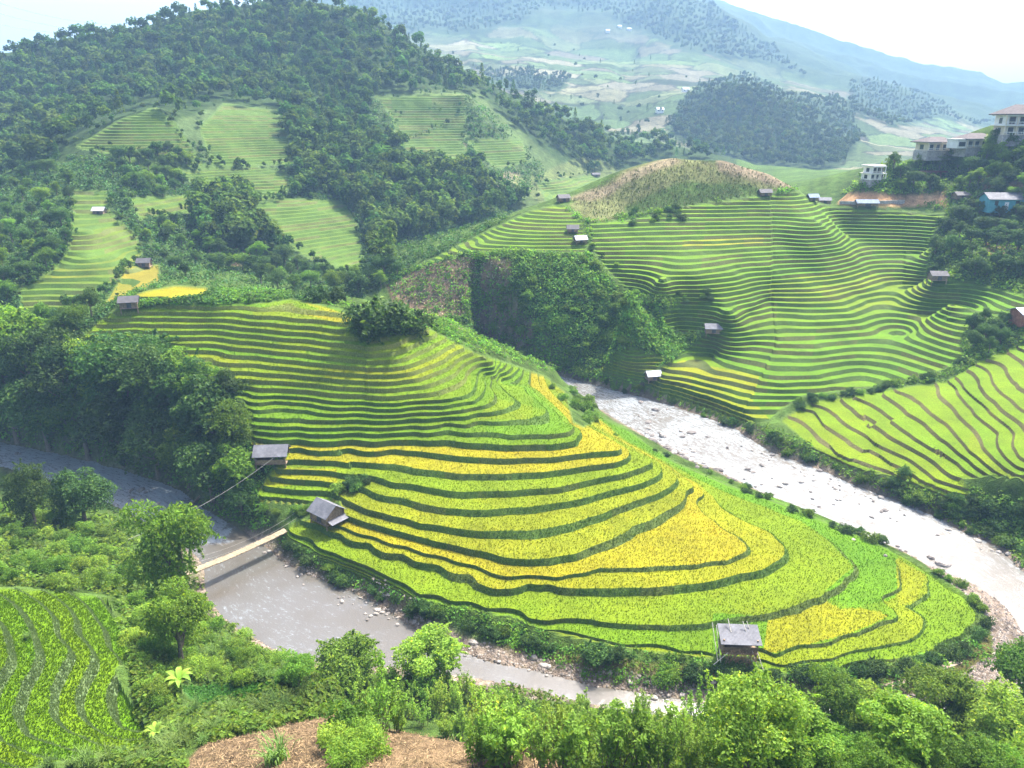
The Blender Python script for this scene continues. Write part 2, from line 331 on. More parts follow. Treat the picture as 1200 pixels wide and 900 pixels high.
for k, t in enumerate(TER):
    L = t['L']; st = np.diff(L, prepend=L[0] - (L[1] - L[0]))
    if t['f'] is None:
        t['s'] = np.where(L < 10.5, .1, np.where(L < 15.5, .2, .26)); t['d'] = np.where(L < 5, 0.10, np.where(L < 10.5, 0.16, np.where(L < 15.5, 0.19, 0.22))) * st
    else: t['d'] = t['f'] * st; t['s'] = np.full(len(L), {'j': .1, 'n': .35, 'r': .15}.get(t['name'], .2))
    msk = (YY > t['D'][0]) & (YY < t['D'][1])
    sdp = np.full(H.shape, -50.0); sdp[msk] = sdist(PX[msk], PY[msk], t['poly'])
    sdp = sdp + 0
    a = np.clip(sdp / 2.5, 0, 1)
    use = a > TA; TR[use & (a > 0)] = k; TA = np.where(use, a, TA)
    st0 = float(np.median(np.diff(L)))
    wob = fbm(XX / 7.0, YY / 7.0, 3, 40 + k) * st0 * (0.16 if t['name'] == 'c' else 0.55)
    wob *= np.clip(RR / 150, .3, 1.5) if t['name'] != 'j' else 0.25
    if t['name'] == 'c':
        wob = wob + fbm(XX / 2.2, YY / 2.2, 3, 66) * 0.09
        for pl, o in (([(427,392),(500,378),(620,430),(585,440),(555,470),(500,470),(430,472)], .32), ([(398,528),(420,556),(400,566),(300,590),(300,540)], .25)):
            wob = wob + o * 0.9 * np.clip(sdist(PX, PY, pl) / 1.5 + .5, 0, 1)
    if t['name'] == 'n':
        for pl, o in (([(1010,500),(1060,490),(1130,560),(1060,570)], .4), ([(1100,440),(1150,470),(1210,520),(1215,400)], .5), ([(950,470),(1000,465),(1030,520),(985,545)], .3)):
            wob = wob + o * st0 * np.clip(sdist(PX, PY, pl) / 1.5 + .5, 0, 1)
    if t['name'] == 'r' and len(t['poly']) > 10:
        wob = wob + 1.2 * st0 * fbm(XX / 17.0, YY / 17.0, 2, 88)
        for pl, o in (([(690,240),(903,225),(905,300),(903,345),(870,372),(835,392),(780,345),(690,300)], .5), ([(840,390),(905,345),(910,400),(893,440),(860,498),(740,450)], -.3), ([(1060,240),(1120,240),(1100,330),(1060,330)], .35), ([(1110,330),(1210,335),(1210,375),(1110,375)], .45)):
            wob = wob + o * st0 * np.clip(sdist(PX, PY, pl) / 1.6 + .5, 0, 1)
    H = np.where(use & (a > 0), H + wob * a, H)
def terrace(k, h):
    L, d = TER[k]['L'], TER[k]['d']
    i = np.clip(np.searchsorted(L, h, 'right') - 1, 0, len(L) - 2)
    nx, dd = L[i + 1], d[i + 1]
    t = np.clip((h - (nx - dd)) / dd, 0, 1)
    s = TER[k]['s'][i]; lo = nx - dd; zr = L[i] + s * (np.minimum(h, lo) - L[i]); zr = np.where(h < L[0], L[0], zr)
    return zr + t * (nx - zr), i, t
def lookup(G, x, y):
    u, v = logpolar(np.asarray(x, float), np.asarray(y, float))
    a = np.clip((u - ua[0]) / du, 0, len(ua) - 1.001); b = np.clip((v - va[0]) / dv, 0, len(va) - 1.001)
    i = a.astype(int); j = b.astype(int); fa = a - i; fb = b - j
    return (G[j, i] * (1 - fa) + G[j, i + 1] * fa) * (1 - fb) + (G[j + 1, i] * (1 - fa) + G[j + 1, i + 1] * fa) * fb
def nearest(G, x, y):
    u, v = logpolar(np.asarray(x, float), np.asarray(y, float))
    a = np.clip(np.round((u - ua[0]) / du), 0, len(ua) - 1).astype(int); b = np.clip(np.round((v - va[0]) / dv), 0, len(va) - 1).astype(int)
    return G[b, a]
def ground(x, y):
    x = np.atleast_1d(np.asarray(x, float)); y = np.atleast_1d(np.asarray(y, float))
    h = lookup(H, x, y); a = lookup(TA, x, y); k = nearest(TR, x, y); z = h.copy()
    for q in np.unique(k):
        if q < 0: continue
        m = k == q; z[m] = h[m] + (terrace(q, h[m])[0] - h[m]) * a[m]
    return z
HZ = H.copy()
for q in range(len(TER)):
    m = TR == q; HZ[m] = H[m] + (terrace(q, H[m])[0] - H[m]) * TA[m]
TS = np.exp(np.arange(math.log(14), math.log(5500), 0.006))
def hit(px, py):
    """where the line of sight through a point of the photograph first meets the ground"""
    px = np.atleast_1d(np.asarray(px, float)); py = np.atleast_1d(np.asarray(py, float))
    out = np.zeros((len(px), 3))
    for c in range(0, len(px), 2000):
        dx, dy, dz = ray(px[c:c + 2000], py[c:c + 2000]); k = np.hypot(dx, dy)
        T = TS[None] / k[:, None]
        x = dx[:, None] * T; y = dy[:, None] * T; z = CAMH + dz[:, None] * T
        below = z < lookup(HZ, x, y)
        i = np.where(below.any(1), below.argmax(1), len(TS) - 1); r = np.arange(len(i)); i0 = np.maximum(i - 1, 0)
        f0 = z[r, i0] - lookup(HZ, x[r, i0], y[r, i0]); f1 = lookup(HZ, x[r, i], y[r, i]) - z[r, i]
        t = T[r, i0] + (T[r, i] - T[r, i0]) * np.clip(f0 / (f0 + f1 + 1e-9), 0, 1)
        out[c:c + 2000, 0] = dx * t; out[c:c + 2000, 1] = dy * t
        out[c:c + 2000, 2] = ground(dx * t, dy * t)
    return out
# ------------------------------------------------------------------ mesh and material helpers
def link(o, parent=None):
    COL.objects.link(o)
    if parent is not None: o.parent = parent
    return o
def tag(o, label=None, cat=None, group=None, kind=None):
    if label: o['label'] = label
    if cat: o['category'] = cat
    if group: o['group'] = group
    if kind: o['kind'] = kind
    return o
def npmesh(name, V, faces, mat=None, col=None, dom='POINT', smoothf=False, attr=None):
    """V (n,3); faces: list of (m,k) index arrays; col per point or per face"""
    me = bpy.data.meshes.new(name); V = np.asarray(V, np.float32)
    me.vertices.add(len(V)); me.vertices.foreach_set('co', V.ravel())
    idx = np.concatenate([f.ravel() for f in faces]).astype(np.int32)
    tot = np.concatenate([np.full(len(f), f.shape[1], np.int32) for f in faces])
    start = np.concatenate([[0], np.cumsum(tot)[:-1]]).astype(np.int32)
    me.loops.add(len(idx)); me.loops.foreach_set('vertex_index', idx)
    me.polygons.add(len(tot)); me.polygons.foreach_set('loop_start', start)
    if smoothf: me.polygons.foreach_set('use_smooth', np.ones(len(tot), bool))
    else: me.polygons.foreach_set('use_smooth', np.zeros(len(tot), bool))
    if col is not None:
        c = np.asarray(col, np.float32)
        if dom == 'FACE': c = np.repeat(c, tot, 0)
        c = np.concatenate([c[:, :3], np.ones((len(c), 1), np.float32)], 1)
        at = me.color_attributes.new('Col', 'FLOAT_COLOR', 'POINT' if dom == 'POINT' else 'CORNER')
        at.data.foreach_set('color', c.ravel())
    me.update(); me.validate()
    if mat: me.materials.append(mat)
    return me
def obj(name, me, parent=None): return link(bpy.data.objects.new(name, me), parent)
class NB:
    """short node builder"""
    def __init__(s, name):
        s.m = bpy.data.materials.new(name); s.m.use_nodes = True; s.t = s.m.node_tree; s.t.nodes.clear()
        s.out = s.n('ShaderNodeOutputMaterial')
    def n(s, ty, **kw):
        q = s.t.nodes.new(ty)
        for k, v in kw.items(): setattr(q, k, v)
        return q
    def set(s, sock, v):
        if hasattr(v, 'is_linked'): s.t.links.new(v, sock)
        elif isinstance(v, (tuple, list)) and len(v) == 3 and sock.type == 'RGBA': sock.default_value = (*v, 1)
        else: sock.default_value = v
    def noise(s, scale, detail=4, rough=0.55, vec=None):
        q = s.n('ShaderNodeTexNoise'); q.inputs['Scale'].default_value = scale; q.inputs['Detail'].default_value = detail; q.inputs['Roughness'].default_value = rough
        s.set(q.inputs['Vector'], vec if vec is not None else s.pos()); return q.outputs['Fac']
    def pos(s):
        if not hasattr(s, '_p'): s._p = s.n('ShaderNodeNewGeometry').outputs['Position']
        return s._p
    def ocoord(s): return s.n('ShaderNodeTexCoord').outputs['Object']
    def math(s, op, a, b=0.0, c=None, clamp=False):
        q = s.n('ShaderNodeMath', operation=op); q.use_clamp = clamp; s.set(q.inputs[0], a); s.set(q.inputs[1], b)
        if c is not None: s.set(q.inputs[2], c)
        return q.outputs[0]
    def ramp(s, f, a, b, lo=0.0, hi=1.0):
        q = s.n('ShaderNodeMapRange'); s.set(q.inputs[0], f); q.inputs[1].default_value = a; q.inputs[2].default_value = b; q.inputs[3].default_value = lo; q.inputs[4].default_value = hi
        return q.outputs[0]
    def mix(s, f, a, b, bt='MIX'):
        q = s.n('ShaderNodeMix', data_type='RGBA', blend_type=bt); s.set(q.inputs[0], f); s.set(q.inputs[6], a); s.set(q.inputs[7], b); return q.outputs[2]
    def scale(s, c, f):
        q = s.n('ShaderNodeVectorMath', operation='SCALE'); s.set(q.inputs[0], c); s.set(q.inputs['Scale'], f); return q.outputs[0]
    def attr(s, nm='Col'): return s.n('ShaderNodeAttribute', attribute_name=nm).outputs['Color']
    def bump(s, h, strength=0.5, dist=0.1):
        q = s.n('ShaderNodeBump'); s.set(q.inputs['Strength'], strength); q.inputs['Distance'].default_value = dist; s.set(q.inputs['Height'], h); return q.outputs[0]
    def surf(s, col, rough=0.9, spec=0.15, normal=None, transl=0.0, tcol=None, metal=0.0):
        q = s.n('ShaderNodeBsdfPrincipled'); s.set(q.inputs['Base Color'], col); s.set(q.inputs['Roughness'], rough); s.set(q.inputs['Specular IOR Level'], spec); q.inputs['Metallic'].default_value = metal
        if normal is not None: s.set(q.inputs['Normal'], normal)
        o = q.outputs[0]
        if transl > 0:
            t = s.n('ShaderNodeBsdfTranslucent'); s.set(t.inputs['Color'], tcol if tcol is not None else col)
            mx = s.n('ShaderNodeMixShader'); mx.inputs[0].default_value = transl; s.t.links.new(o, mx.inputs[1]); s.t.links.new(t.outputs[0], mx.inputs[2]); o = mx.outputs[0]
        s.t.links.new(o, s.out.inputs['Surface']); return s.m
# terrain soil and grass
b = NB('ground_cover')
v = b.math('MULTIPLY', b.ramp(b.noise(0.35, 5, 0.65), 0.25, 0.75, 0.45, 1.5), b.ramp(b.noise(2.2, 4, 0.7), 0.25, 0.75, 0.55, 1.45))
v2 = b.ramp(b.noise(0.05, 4, 0.6), 0.3, 0.7, 0.7, 1.3)
c = b.scale(b.scale(b.attr(), v), v2)
c = b.mix(b.ramp(b.noise(0.8, 4, 0.6), 0.5, 0.75, 0, 0.35), c, (0.10, 0.11, 0.03))
MGROUND = b.surf(b.mix(b.ramp(b.noise(0.11, 3), 0.4, 0.7, 0, 0.25), b.attr(), c) if False else c, 0.95, 0.05, b.bump(b.math('ADD', b.noise(0.9, 6, 0.7), b.noise(5.0, 3, 0.6)), 0.9, 0.5))
b = NB('rice_crop')
g = b.math('MULTIPLY', b.ramp(b.noise(4.5, 4, 0.7), 0.3, 0.7, 0.6, 1.4), b.ramp(b.noise(0.16, 4, 0.6), 0.3, 0.7, 0.8, 1.2))
c = b.mix(b.ramp(b.noise(0.25, 4, 0.65), 0.52, 0.72, 0, 0.30), b.attr(), b.mix(1.0, b.attr(), (1.5, 1.1, 0.9), 'MULTIPLY'))
c = b.scale(c, g)
MRICE = b.surf(c, 0.85, 0.1, b.bump(b.noise(5.0, 3, 0.7), 0.7, 0.25), 0.0)
# ------------------------------------------------------------------ painting of the ground
GREEN = (0.060, 0.105, 0.020); DARK = (0.026, 0.048, 0.014); LUSH = (0.070, 0.135, 0.018); SOIL = (0.26, 0.155, 0.075); STUB = (0.13, 0.088, 0.05)
GRAVEL = (0.23, 0.185, 0.145); OLIVE = (0.13, 0.15, 0.05); PALE = (0.27, 0.215, 0.125)
PAINT = [
 ([(-50,-50),(330,-60),(560,80),(700,140),(860,170),(860,215),(700,200),(640,210),(560,235),(430,320),(380,330),(250,300),(90,360),(-50,380)], 150, 640, (0.034, 0.062, 0.017)),
 ([(130,185),(200,175),(330,185),(330,200),(200,200),(120,210)], 200, 330, GREEN),
 ([(205,145),(260,120),(330,130),(350,200),(240,195)], 260, 400, (0.075, 0.115, 0.04)),
 ([(430,110),(560,105),(640,180),(700,230),(600,260),(500,230)], 300, 520, (0.075, 0.115, 0.035)),
 ([(475,170),(545,165),(545,185),(480,190)], 300, 520, (0.17, 0.15, 0.095)),
 ([(560,205),(610,200),(605,230),(562,232)], 300, 420, (0.17, 0.15, 0.085)),
 ([(600,212),(690,180),(740,205),(690,232),(630,235)], 300, 520, (0.11, 0.14, 0.045)),
 ([(0,190),(90,190),(120,260),(90,300),(20,330),(0,340)], 150, 320, (0.06, 0.11, 0.02)),
 ([(255,285),(285,290),(280,312),(258,312)], 200, 260, (0.22, 0.13, 0.09)),
 ([(98,302),(115,302),(115,318),(97,318)], 160, 260, (0.2, 0.09, 0.05)),
 ([(452,330),(560,296),(640,292),(740,370),(745,410),(690,440),(600,425),(480,375)], 165, 215, (0.055, 0.105, 0.02)),
 ([(452,332),(500,312),(560,297),(548,330),(545,370),(500,380),(470,365)], 165, 215, (0.20, 0.135, 0.085)),
 ([(570,300),(602,305),(598,338),(570,345),(555,330)], 165, 215, (0.25, 0.17, 0.10)),
 ([(560,365),(600,345),(612,365),(600,390),(565,395)], 165, 215, (0.20, 0.14, 0.085)),
 ([(610,375),(632,365),(625,390),(610,410),(603,395)], 165, 215, (0.19, 0.13, 0.08)),
 ([(665,240),(720,205),(790,184),(880,195),(935,222),(850,232),(790,245),(690,260)], 205, 260, (0.14, 0.15, 0.055)),
 ([(665,232),(790,184),(800,190),(740,215),(690,235)], 205, 260, (0.24, 0.195, 0.115)),
 ([(838,185),(900,195),(935,222),(880,212),(840,200)], 205, 260, (0.24, 0.19, 0.12)),
 ([(800,212),(860,215),(915,228),(850,236),(790,246),(740,262),(735,245)], 205, 260, (0.06, 0.10, 0.022)),
 ([(735,350),(800,355),(845,375),(800,420),(735,420)], 150, 215, (0.06, 0.10, 0.035)),
 ([(980,226),(1050,228),(1110,224),(1110,240),(1040,242),(980,240)], 200, 270, (0.38, 0.23, 0.12)),
 ([(1150,285),(1200,285),(1200,302),(1140,300)], 150, 240, (0.22, 0.12, 0.07)),
 ([(1150,205),(1205,210),(1205,225),(1150,222)], 200, 270, (0.30, 0.19, 0.10)),
 ([(210,900),(240,870),(330,845),(395,828),(420,850),(520,860),(640,872),(660,905),(640,960),(200,960)], 14, 45, STUB),
 ([(208,806),(300,800),(388,798),(372,812),(330,832),(240,838)], 25, 70, (0.05, 0.12, 0.03)),
 ([(570,752),(700,770),(830,785),(900,806),(1000,805),(1130,770),(1160,740),(1165,790),(1050,830),(900,830),(700,800),(560,770)], 50, 110, (0.12, 0.11, 0.035)),
 ([(700,488),(735,503),(790,541),(850,567),(920,592),(1000,625),(1048,646),(1040,660),(940,612),(860,581),(780,540),(700,500)], 60, 160, (0.09, 0.2, 0.012)),
]
vx, vy, vr = XX, YY, RR
jx = PX + 14 * fbm(vx / (vr * .03), vy / (vr * .03), 3, 61); jy = PY + 10 * fbm(vx / (vr * .03), vy / (vr * .03), 3, 71)
CB = np.zeros(H.shape + (3,)); CB[:] = GREEN
n1 = fbm(vx / (vr * .012), vy / (vr * .012), 3, 81)
CB = CB * (1 + 0.9 * n1[..., None])
for poly, d0, d1, c in PAINT:
    x0 = min(p[0] for p in poly) - 15; x1 = max(p[0] for p in poly) + 15; y0 = min(p[1] for p in poly) - 15; y1 = max(p[1] for p in poly) + 15
    m = (YY > d0) & (YY < d1) & (jx > x0) & (jx < x1) & (jy > y0) & (jy < y1)
    idx = np.nonzero(m); w = np.clip(sdist(jx[idx], jy[idx], poly) / 4 + 0.5, 0, 1)[:, None]
    CB[idx] = CB[idx] * (1 - w) + np.array(c) * (1 + 0.5 * n1[idx][:, None]) * w
# far valley: a patchwork of fields, woods and mountain forest
far = RR > 560
uf, vf = UU[far], VV[far]
nf = 900; su = np.random.default_rng(5).uniform(-0.75, 0.8, nf); sv = np.random.default_rng(6).uniform(math.log(560 / 50), math.log(1900 / 50), nf)
cc = np.random.default_rng(7).uniform(0, 1, nf); pal = np.array([(0.17, 0.20, 0.075), (0.13, 0.18, 0.06), (0.23, 0.21, 0.10), (0.10, 0.15, 0.045), (0.26, 0.23, 0.13), (0.15, 0.21, 0.06)])
fc = np.zeros((len(uf), 3))
ju = uf + 0.02 * fbm(uf * 30, vf * 30, 3, 3); jv = vf + 0.05 * fbm(uf * 25, vf * 25, 3, 13)
for i in range(0, len(uf), 20000):
    d = ((ju[i:i + 20000, None] - su) * 0.75) ** 2 + ((jv[i:i + 20000, None] - sv) * 1.0) ** 2
    j = np.argpartition(d, 1, axis=1)[:, :2]; dd = np.sqrt(np.take_along_axis(d, j, 1)); o = np.argsort(dd, 1); j = np.take_along_axis(j, o, 1); dd = np.take_along_axis(dd, o, 1)
    cv = pal[(cc[j[:, 0]] * 5.99).astype(int)] * np.array([.78, .84, .95]) * (.45 + .5 * ((cc[j[:, 0]] * 37) % 1))[:, None]; edge = (dd[:, 1] - dd[:, 0]) < 0.0026  # far field tones tinted blue: some distance haze is put into the colour
    cv = np.where(edge[:, None], cv * 0.35, cv); fc[i:i + 20000] = cv
WOODS = [[(820,100),(870,88),(930,110),(985,120),(1010,165),(980,200),(1000,230),(900,225),(850,200),(780,150)],[(560,85),(640,88),(668,95),(660,108),(600,108)],[(1000,95),(1060,95),(1130,140),(1180,150),(1100,140),(1050,150),(990,130)],
         [(380,-60),(420,30),(560,42),(640,10),(700,15),(800,60),(900,75),(960,100),(1010,110),(1230,140),(1230,0),(900,-80)]]
WOODT = [(380,-60),(420,30),(560,42),(640,10),(700,15),(800,60),(900,75),(950,92),(830,5),(780,-40)]
wmask = np.zeros(len(uf))
pj, qj = PX[far] + 25 * fbm(uf * 60, vf * 60, 3, 21), PY[far] + 12 * fbm(uf * 60, vf * 60, 3, 22)
for wpoly in WOODS: wmask = np.maximum(wmask, np.clip(sdist(pj, qj, wpoly) / 3 + .5, 0, 1))
wmask = np.maximum(wmask, sstep(1350, 1600, RR[far]) * 0.9)
fc = fc * (1 - wmask[:, None]) + np.array((0.036, 0.060, 0.022)) * wmask[:, None]
fw = sstep(560, 620, RR[far])[:, None]; CB[far] = CB[far] * (1 - fw) + fc * fw * (1 + 0.35 * n1[far][:, None])
# river banks
bk = near & (outd < 3.2)
gv = np.clip(1 - (outd - 0.0 - 2.5 * (fbm(vx / 6, vy / 6, 3, 91) + .15)) / 2.2, 0, 1) * np.where(near, 1, 0)
leftb = (PX < 520) & (PY < 620)
gv = np.where(leftb, gv * 0.35, gv)
gv = np.maximum(gv, np.where(near & (outd < 9) & (PX > 290) & (PX < 870) & (PY > 630) & (PY < 822) & in_poly(PX, PY, [(300,630),(330,652),(380,690),(450,715),(560,752),(640,772),(740,792),(850,806),(870,835),(300,800)]), sstep(3.5, 1.2, outd + 3 * fbm(vx / 4, vy / 4, 3, 97)), 0))
beach = near & (PX > 1080) & (PX < 1230) & (PY > 655) & (PY < 840) & (outd < 14) & (XX > 30)
gv = np.where(beach, np.maximum(gv, sstep(14, 8, outd + 6 * fbm(vx / 5, vy / 5, 3, 92)) * (in_poly(PX, PY, [(1085,662),(1150,668),(1230,700),(1240,800),(1160,840),(1060,835),(1110,800),(1165,765),(1160,725),(1130,695)]))), gv)
gcol = np.array(GRAVEL)[None, None] * (0.75 + 0.9 * (vnoise(vx / .5, vy / .5, 3)[..., None] - .3)) * np.array([1.0, 0.97, 0.95])
gv = gv[..., None]; CB = CB * (1 - gv) + gcol * gv
bed = (rd > 0.0)[..., None]; CB = np.where(bed, np.array([0.16, 0.12, 0.08]), CB); CB = np.clip(CB, 0.008, 0.9)
# ------------------------------------------------------------------ the ground as one sheet, terraces cut along their contour lines
ny, nx = H.shape
ID = np.arange(ny * nx).reshape(ny, nx)
q00, q10, q11, q01 = ID[:-1, :-1], ID[:-1, 1:], ID[1:, 1:], ID[1:, :-1]
QD = np.stack([q00, q10, q11, q01], -1).reshape(-1, 4)
TAf, TRf, Hf = TA.ravel(), TR.ravel(), H.ravel()
qa = TAf[QD].max(1) > 0
VG = np.stack([XX.ravel(), YY.ravel(), Hf], 1)
def compact(V, Fs, C=None):
    u, inv = np.unique(np.concatenate([f.ravel() for f in Fs]), return_inverse=True)
    out, o = [], 0
    for f in Fs: out.append(inv[o:o + f.size].reshape(f.shape)); o += f.size
    return V[u], out, (None if C is None else C[u])
Vt, Ft, Ct = compact(VG, [QD[~qa]], CB.reshape(-1, 3))
terrain = obj('terrain', npmesh('terrain', Vt, Ft, MGROUND, Ct, 'POINT', True))
tag(terrain, 'green valley floor, scrub slopes and mountains around the river bend', 'terrain', kind='structure')
qk = TRf[QD].max(1)
RIPE = {1.8: .38, 2.1: .62, 2.5: .34, 3.1: .55, 4.0: .78, 4.5: .95, 5.4: .74, 6.3: .70, 7.2: .62, 8.1: .55, 9.0: .9, 9.9: .93, 10.9: .28, 11.7: .3, 12.4: .32, 13.2: .3, 13.9: .33, 14.6: .35, 15.3: .4, 16.2: .45, 17.1: .5, 18.0: .55, 18.9: .62, 19.8: .3, 20.7: .45, 21.6: .5, 22.5: .4, 23.4: .5, 24.3: .35, 25.2: .5, 26.1: .35}
def ricecol(r):
    r = np.clip(r, 0, 1)[:, None]
    A, B, C = np.array([.056, .150, .004]), np.array([.102, .160, .003]), np.array([.212, .186, .005])
    return np.where(r < .5, A + (B - A) * r * 2, B + (C - B) * (r - .5) * 2)
OVR = [('c', [(700,488),(735,503),(790,541),(850,567),(920,592),(1000,625),(1052,648),(1053,690),(1040,705),(985,690),(967,693),(1000,664),(988,651),(967,630),(940,612),(900,595),(860,581),(803,553),(735,517)], .16),
       ('c', [(895,725),(935,712),(965,702),(985,713),(1005,712),(1030,716),(1040,722),(1004,739),(967,750),(908,765),(885,762),(890,740)], .82),
       ('c', [(1050,655),(1086,674),(1073,703),(1053,710)], .72), ('c', [(835,718),(900,722),(895,760),(835,765)], .2), ('c', [(1000,664),(1045,655),(1050,700),(1000,712),(970,700)], .2),
       ('c', [(345,345),(412,372),(412,382),(380,374),(350,368)], .85), ('c', [(300,355),(345,350),(375,362),(350,366)], .5), ('c', [(575,465),(640,480),(640,490),(560,492)], .48),
       ('c', [(302,575),(395,560),(388,590),(303,586)], .45), ('c', [(322,548),(395,550),(395,566),(322,566)], .8),
       ('r', [(750,445),(800,422),(890,440),(882,470),(905,495),(870,498),(760,465)], .68), ('r', [(905,240),(985,245),(985,330),(905,330)], .18), ('r', [(690,260),(905,240),(905,330),(700,345)], .27),
       ('r', [(900,330),(1000,318),(1090,330),(1090,360),(1000,365),(900,352)], .5), ('r', [(690,430),(790,410),(780,450)], .6),
       ('r', [(800,282),(895,278),(893,288),(800,292)], .72), ('r', [(1128,330),(1205,345),(1205,372),(1128,372)], .12),
       ('l', [(150,312),(186,310),(187,331),(150,345),(118,362)], .75), ('l', [(60,318),(165,290),(166,300),(150,318),(60,330)], .45)]
BASE = {'c': .4, 'r': .27, 's': .36, 'n': .46, 'l': .2, 'j': .3, 'y': .97}
def slice_levels(V, T, levels):
    """cut the triangles along every level of the 4th column of V"""
    V = [V]; nV = len(V[0]); h = V[0][:, 3]
    for L in levels:
        hv = h[T]; cut = np.nonzero((hv.min(1) < L - 1e-4) & (hv.max(1) > L + 1e-4))[0]
        if not len(cut): continue
        t = T[cut]; a = (h[t] > L).astype(int); s = a.sum(1)
        lone = np.where(s == 1, a.argmax(1), np.where(s == 2, (1 - a).argmax(1), 0)); r = np.arange(len(t))
        v0, v1, v2 = t[r, lone], t[r, (lone + 1) % 3], t[r, (lone + 2) % 3]
        AV = V[0] if len(V) == 1 else np.concatenate(V); V = [AV]
        f1 = np.clip((L - h[v0]) / (h[v1] - h[v0] + 1e-12), 0, 1)[:, None]; f2 = np.clip((L - h[v0]) / (h[v2] - h[v0] + 1e-12), 0, 1)[:, None]
        pa = AV[v0] + (AV[v1] - AV[v0]) * f1; pb = AV[v0] + (AV[v2] - AV[v0]) * f2; pa[:, 3] = L; pb[:, 3] = L
        ia = nV + np.arange(len(t)); ib = ia + len(t); nV += 2 * len(t)
        V = [np.concatenate([AV, pa, pb])]; h = V[0][:, 3]
        keep = np.ones(len(T), bool); keep[cut] = False
        T = np.concatenate([T[keep], np.stack([v0, ia, ib], 1), np.stack([ia, v1, v2], 1), np.stack([ia, v2, ib], 1)])
    return V[0], T
NAMES = {'y': ('flat golden field above the upper hut', 0), 'c': ('terraced rice hill inside the river bend, lime green and golden fields', 0), 'r': ('green rice terraces stepping up the slope right of the river', 0), 's': ('rice terraces on the spur above the brown scrub face', 0),
         'n': ('bright lime terraces beside the right bank of the river', 0), 'l': ('rice terraces among woods on the left mountain', 0), 'j': ('curved rice terraces in the lower left corner', 0)}
parts = {}
TUFTS = []
for k, t in enumerate(TER):
    q = QD[qa & (qk == k)]
    if not len(q): continue
    u, inv = np.unique(q, return_inverse=True); q = inv.reshape(q.shape)
    V = np.stack([XX.ravel()[u], YY.ravel()[u], Hf[u], Hf[u], TAf[u]], 1)
    T = np.concatenate([q[:, [0, 1, 2]], q[:, [0, 2, 3]]])
    L, d = t['L'], t['d']; ok = (L > V[:, 3].min() - 1) & (L < V[:, 3].max() + 1)
    V, T = slice_levels(V, T, np.sort(np.concatenate([L[ok], (L - d)[ok]])))
    zt, _, _ = terrace(k, V[:, 3])
    # lips belong to the tread above them
    V[:, 2] = V[:, 3] + (zt - V[:, 3]) * V[:, 4]
    cen = V[T].mean(1); zt, li, tt = terrace(k, cen[:, 3]); riser = tt > 0
    cx, cy = proj(cen[:, 0], cen[:, 1], cen[:, 2])
    rr = np.random.default_rng(100 + k); off = rr.uniform(0, 1, len(L) + 2); wid = rr.uniform(.6, 1.6, len(L) + 2)
    uu = np.arctan2(cen[:, 0], cen[:, 1]); seg = np.floor(uu / (0.16 * wid[li]) + off[li] * 7).astype(int)
    rnd = _hash(li * 7 + 3, seg, 5 + k)
    jx2 = cx + 2.5 * fbm(cen[:, 0] / 5, cen[:, 1] / 5, 3, 51); jy2 = cy + 2 * fbm(cen[:, 0] / 5, cen[:, 1] / 5, 3, 52)
    if t['name'] == 'c':
        tab = np.array([RIPE.get(round(float(z), 1), .3) for z in L]); rp = tab[li] + np.where(cen[:, 3] > 10.5, (rnd - .5) * .22, (rnd - .5) * .04)
    else: rp = BASE[t['name']] + (rnd - .5) * .24
    for nm, poly, val in OVR:
        if nm == t['name']:
            m = in_poly(jx2, jy2, poly); rp = np.where(m, val + (rnd - .5) * .14, rp)
    rp = rp + 0.10 * fbm(cen[:, 0] / 6, cen[:, 1] / 6, 3, 57)
    c = ricecol(rp)
    if t['name'] == 'l': c = c * np.array([.9, .75, 1.0]) + 0.008
    br = sstep(.45, .75, _hash(li * 13 + 1, np.floor(uu / .05).astype(int), 77) + .4 * fbm(cen[:, 0] / 3, cen[:, 1] / 3, 3, 55))[:, None] * (.2 if t['name'] == 'c' and True else .35)
    rc = np.array([.066, .118, .019]) * (1 - br) + np.array([.135, .095, .045]) * br
    if t['name'] == 'c': up = (cen[:, 3] > 16)[:, None]; rc = np.where(up, rc * .7 + np.array([.085, .085, .02]), rc)
    if t['name'] in 'rs': rc = rc * .8
    if t['name'] == 'n': rc = np.array([.115, .105, .04]) * (1 + .5 * (rnd[:, None] - .5))
    if t['name'] == 'j': rc = np.array([.10, .145, .055]) * np.ones((len(cen), 1))
    c = np.where(riser[:, None], rc, c)
    # the unterraced edge grows over
    e = np.clip(1 - cen[:, 4] * 1.3, 0, 1)[:, None]; c = c * (1 - e) + np.array(GREEN) * e
    if t['name'] in 'cj':
        e1 = V[T[:, 1], :3] - V[T[:, 0], :3]; e2 = V[T[:, 2], :3] - V[T[:, 0], :3]; ar = np.abs(np.cross(e1, e2)[:, 2]) / 2
        lim = 900 if t['name'] == 'j' else 12.5
        TUFTS.append((t['name'], V[:, :3], T, np.where(riser | (cen[:, 4] < .9), 0, ar), np.where(riser & (cen[:, 4] > .5), ar, 0), c, cen))
    parts.setdefault(t['name'], []).append((V[:, :3], T, c))
for nm, lst in parts.items():
    Vs, Ts, Cs, o = [], [], [], 0
    for V, T, c in lst: Vs.append(V); Ts.append(T + o); Cs.append(c); o += len(V)
    V = np.concatenate(Vs); T = np.concatenate(Ts); c = np.concatenate(Cs)
    u, inv = np.unique(np.round(V * 500).astype(np.int64), axis=0, return_inverse=True); inv = inv.ravel(); T = inv[T]; V = u / 500.0
    good = (T[:, 0] != T[:, 1]) & (T[:, 1] != T[:, 2]) & (T[:, 0] != T[:, 2])
    o = obj('rice_terraces', npmesh('rice_terraces', V, [T[good]], MRICE, c[good], 'FACE'))
    tag(o, NAMES[nm][0], 'rice terraces', kind='structure')
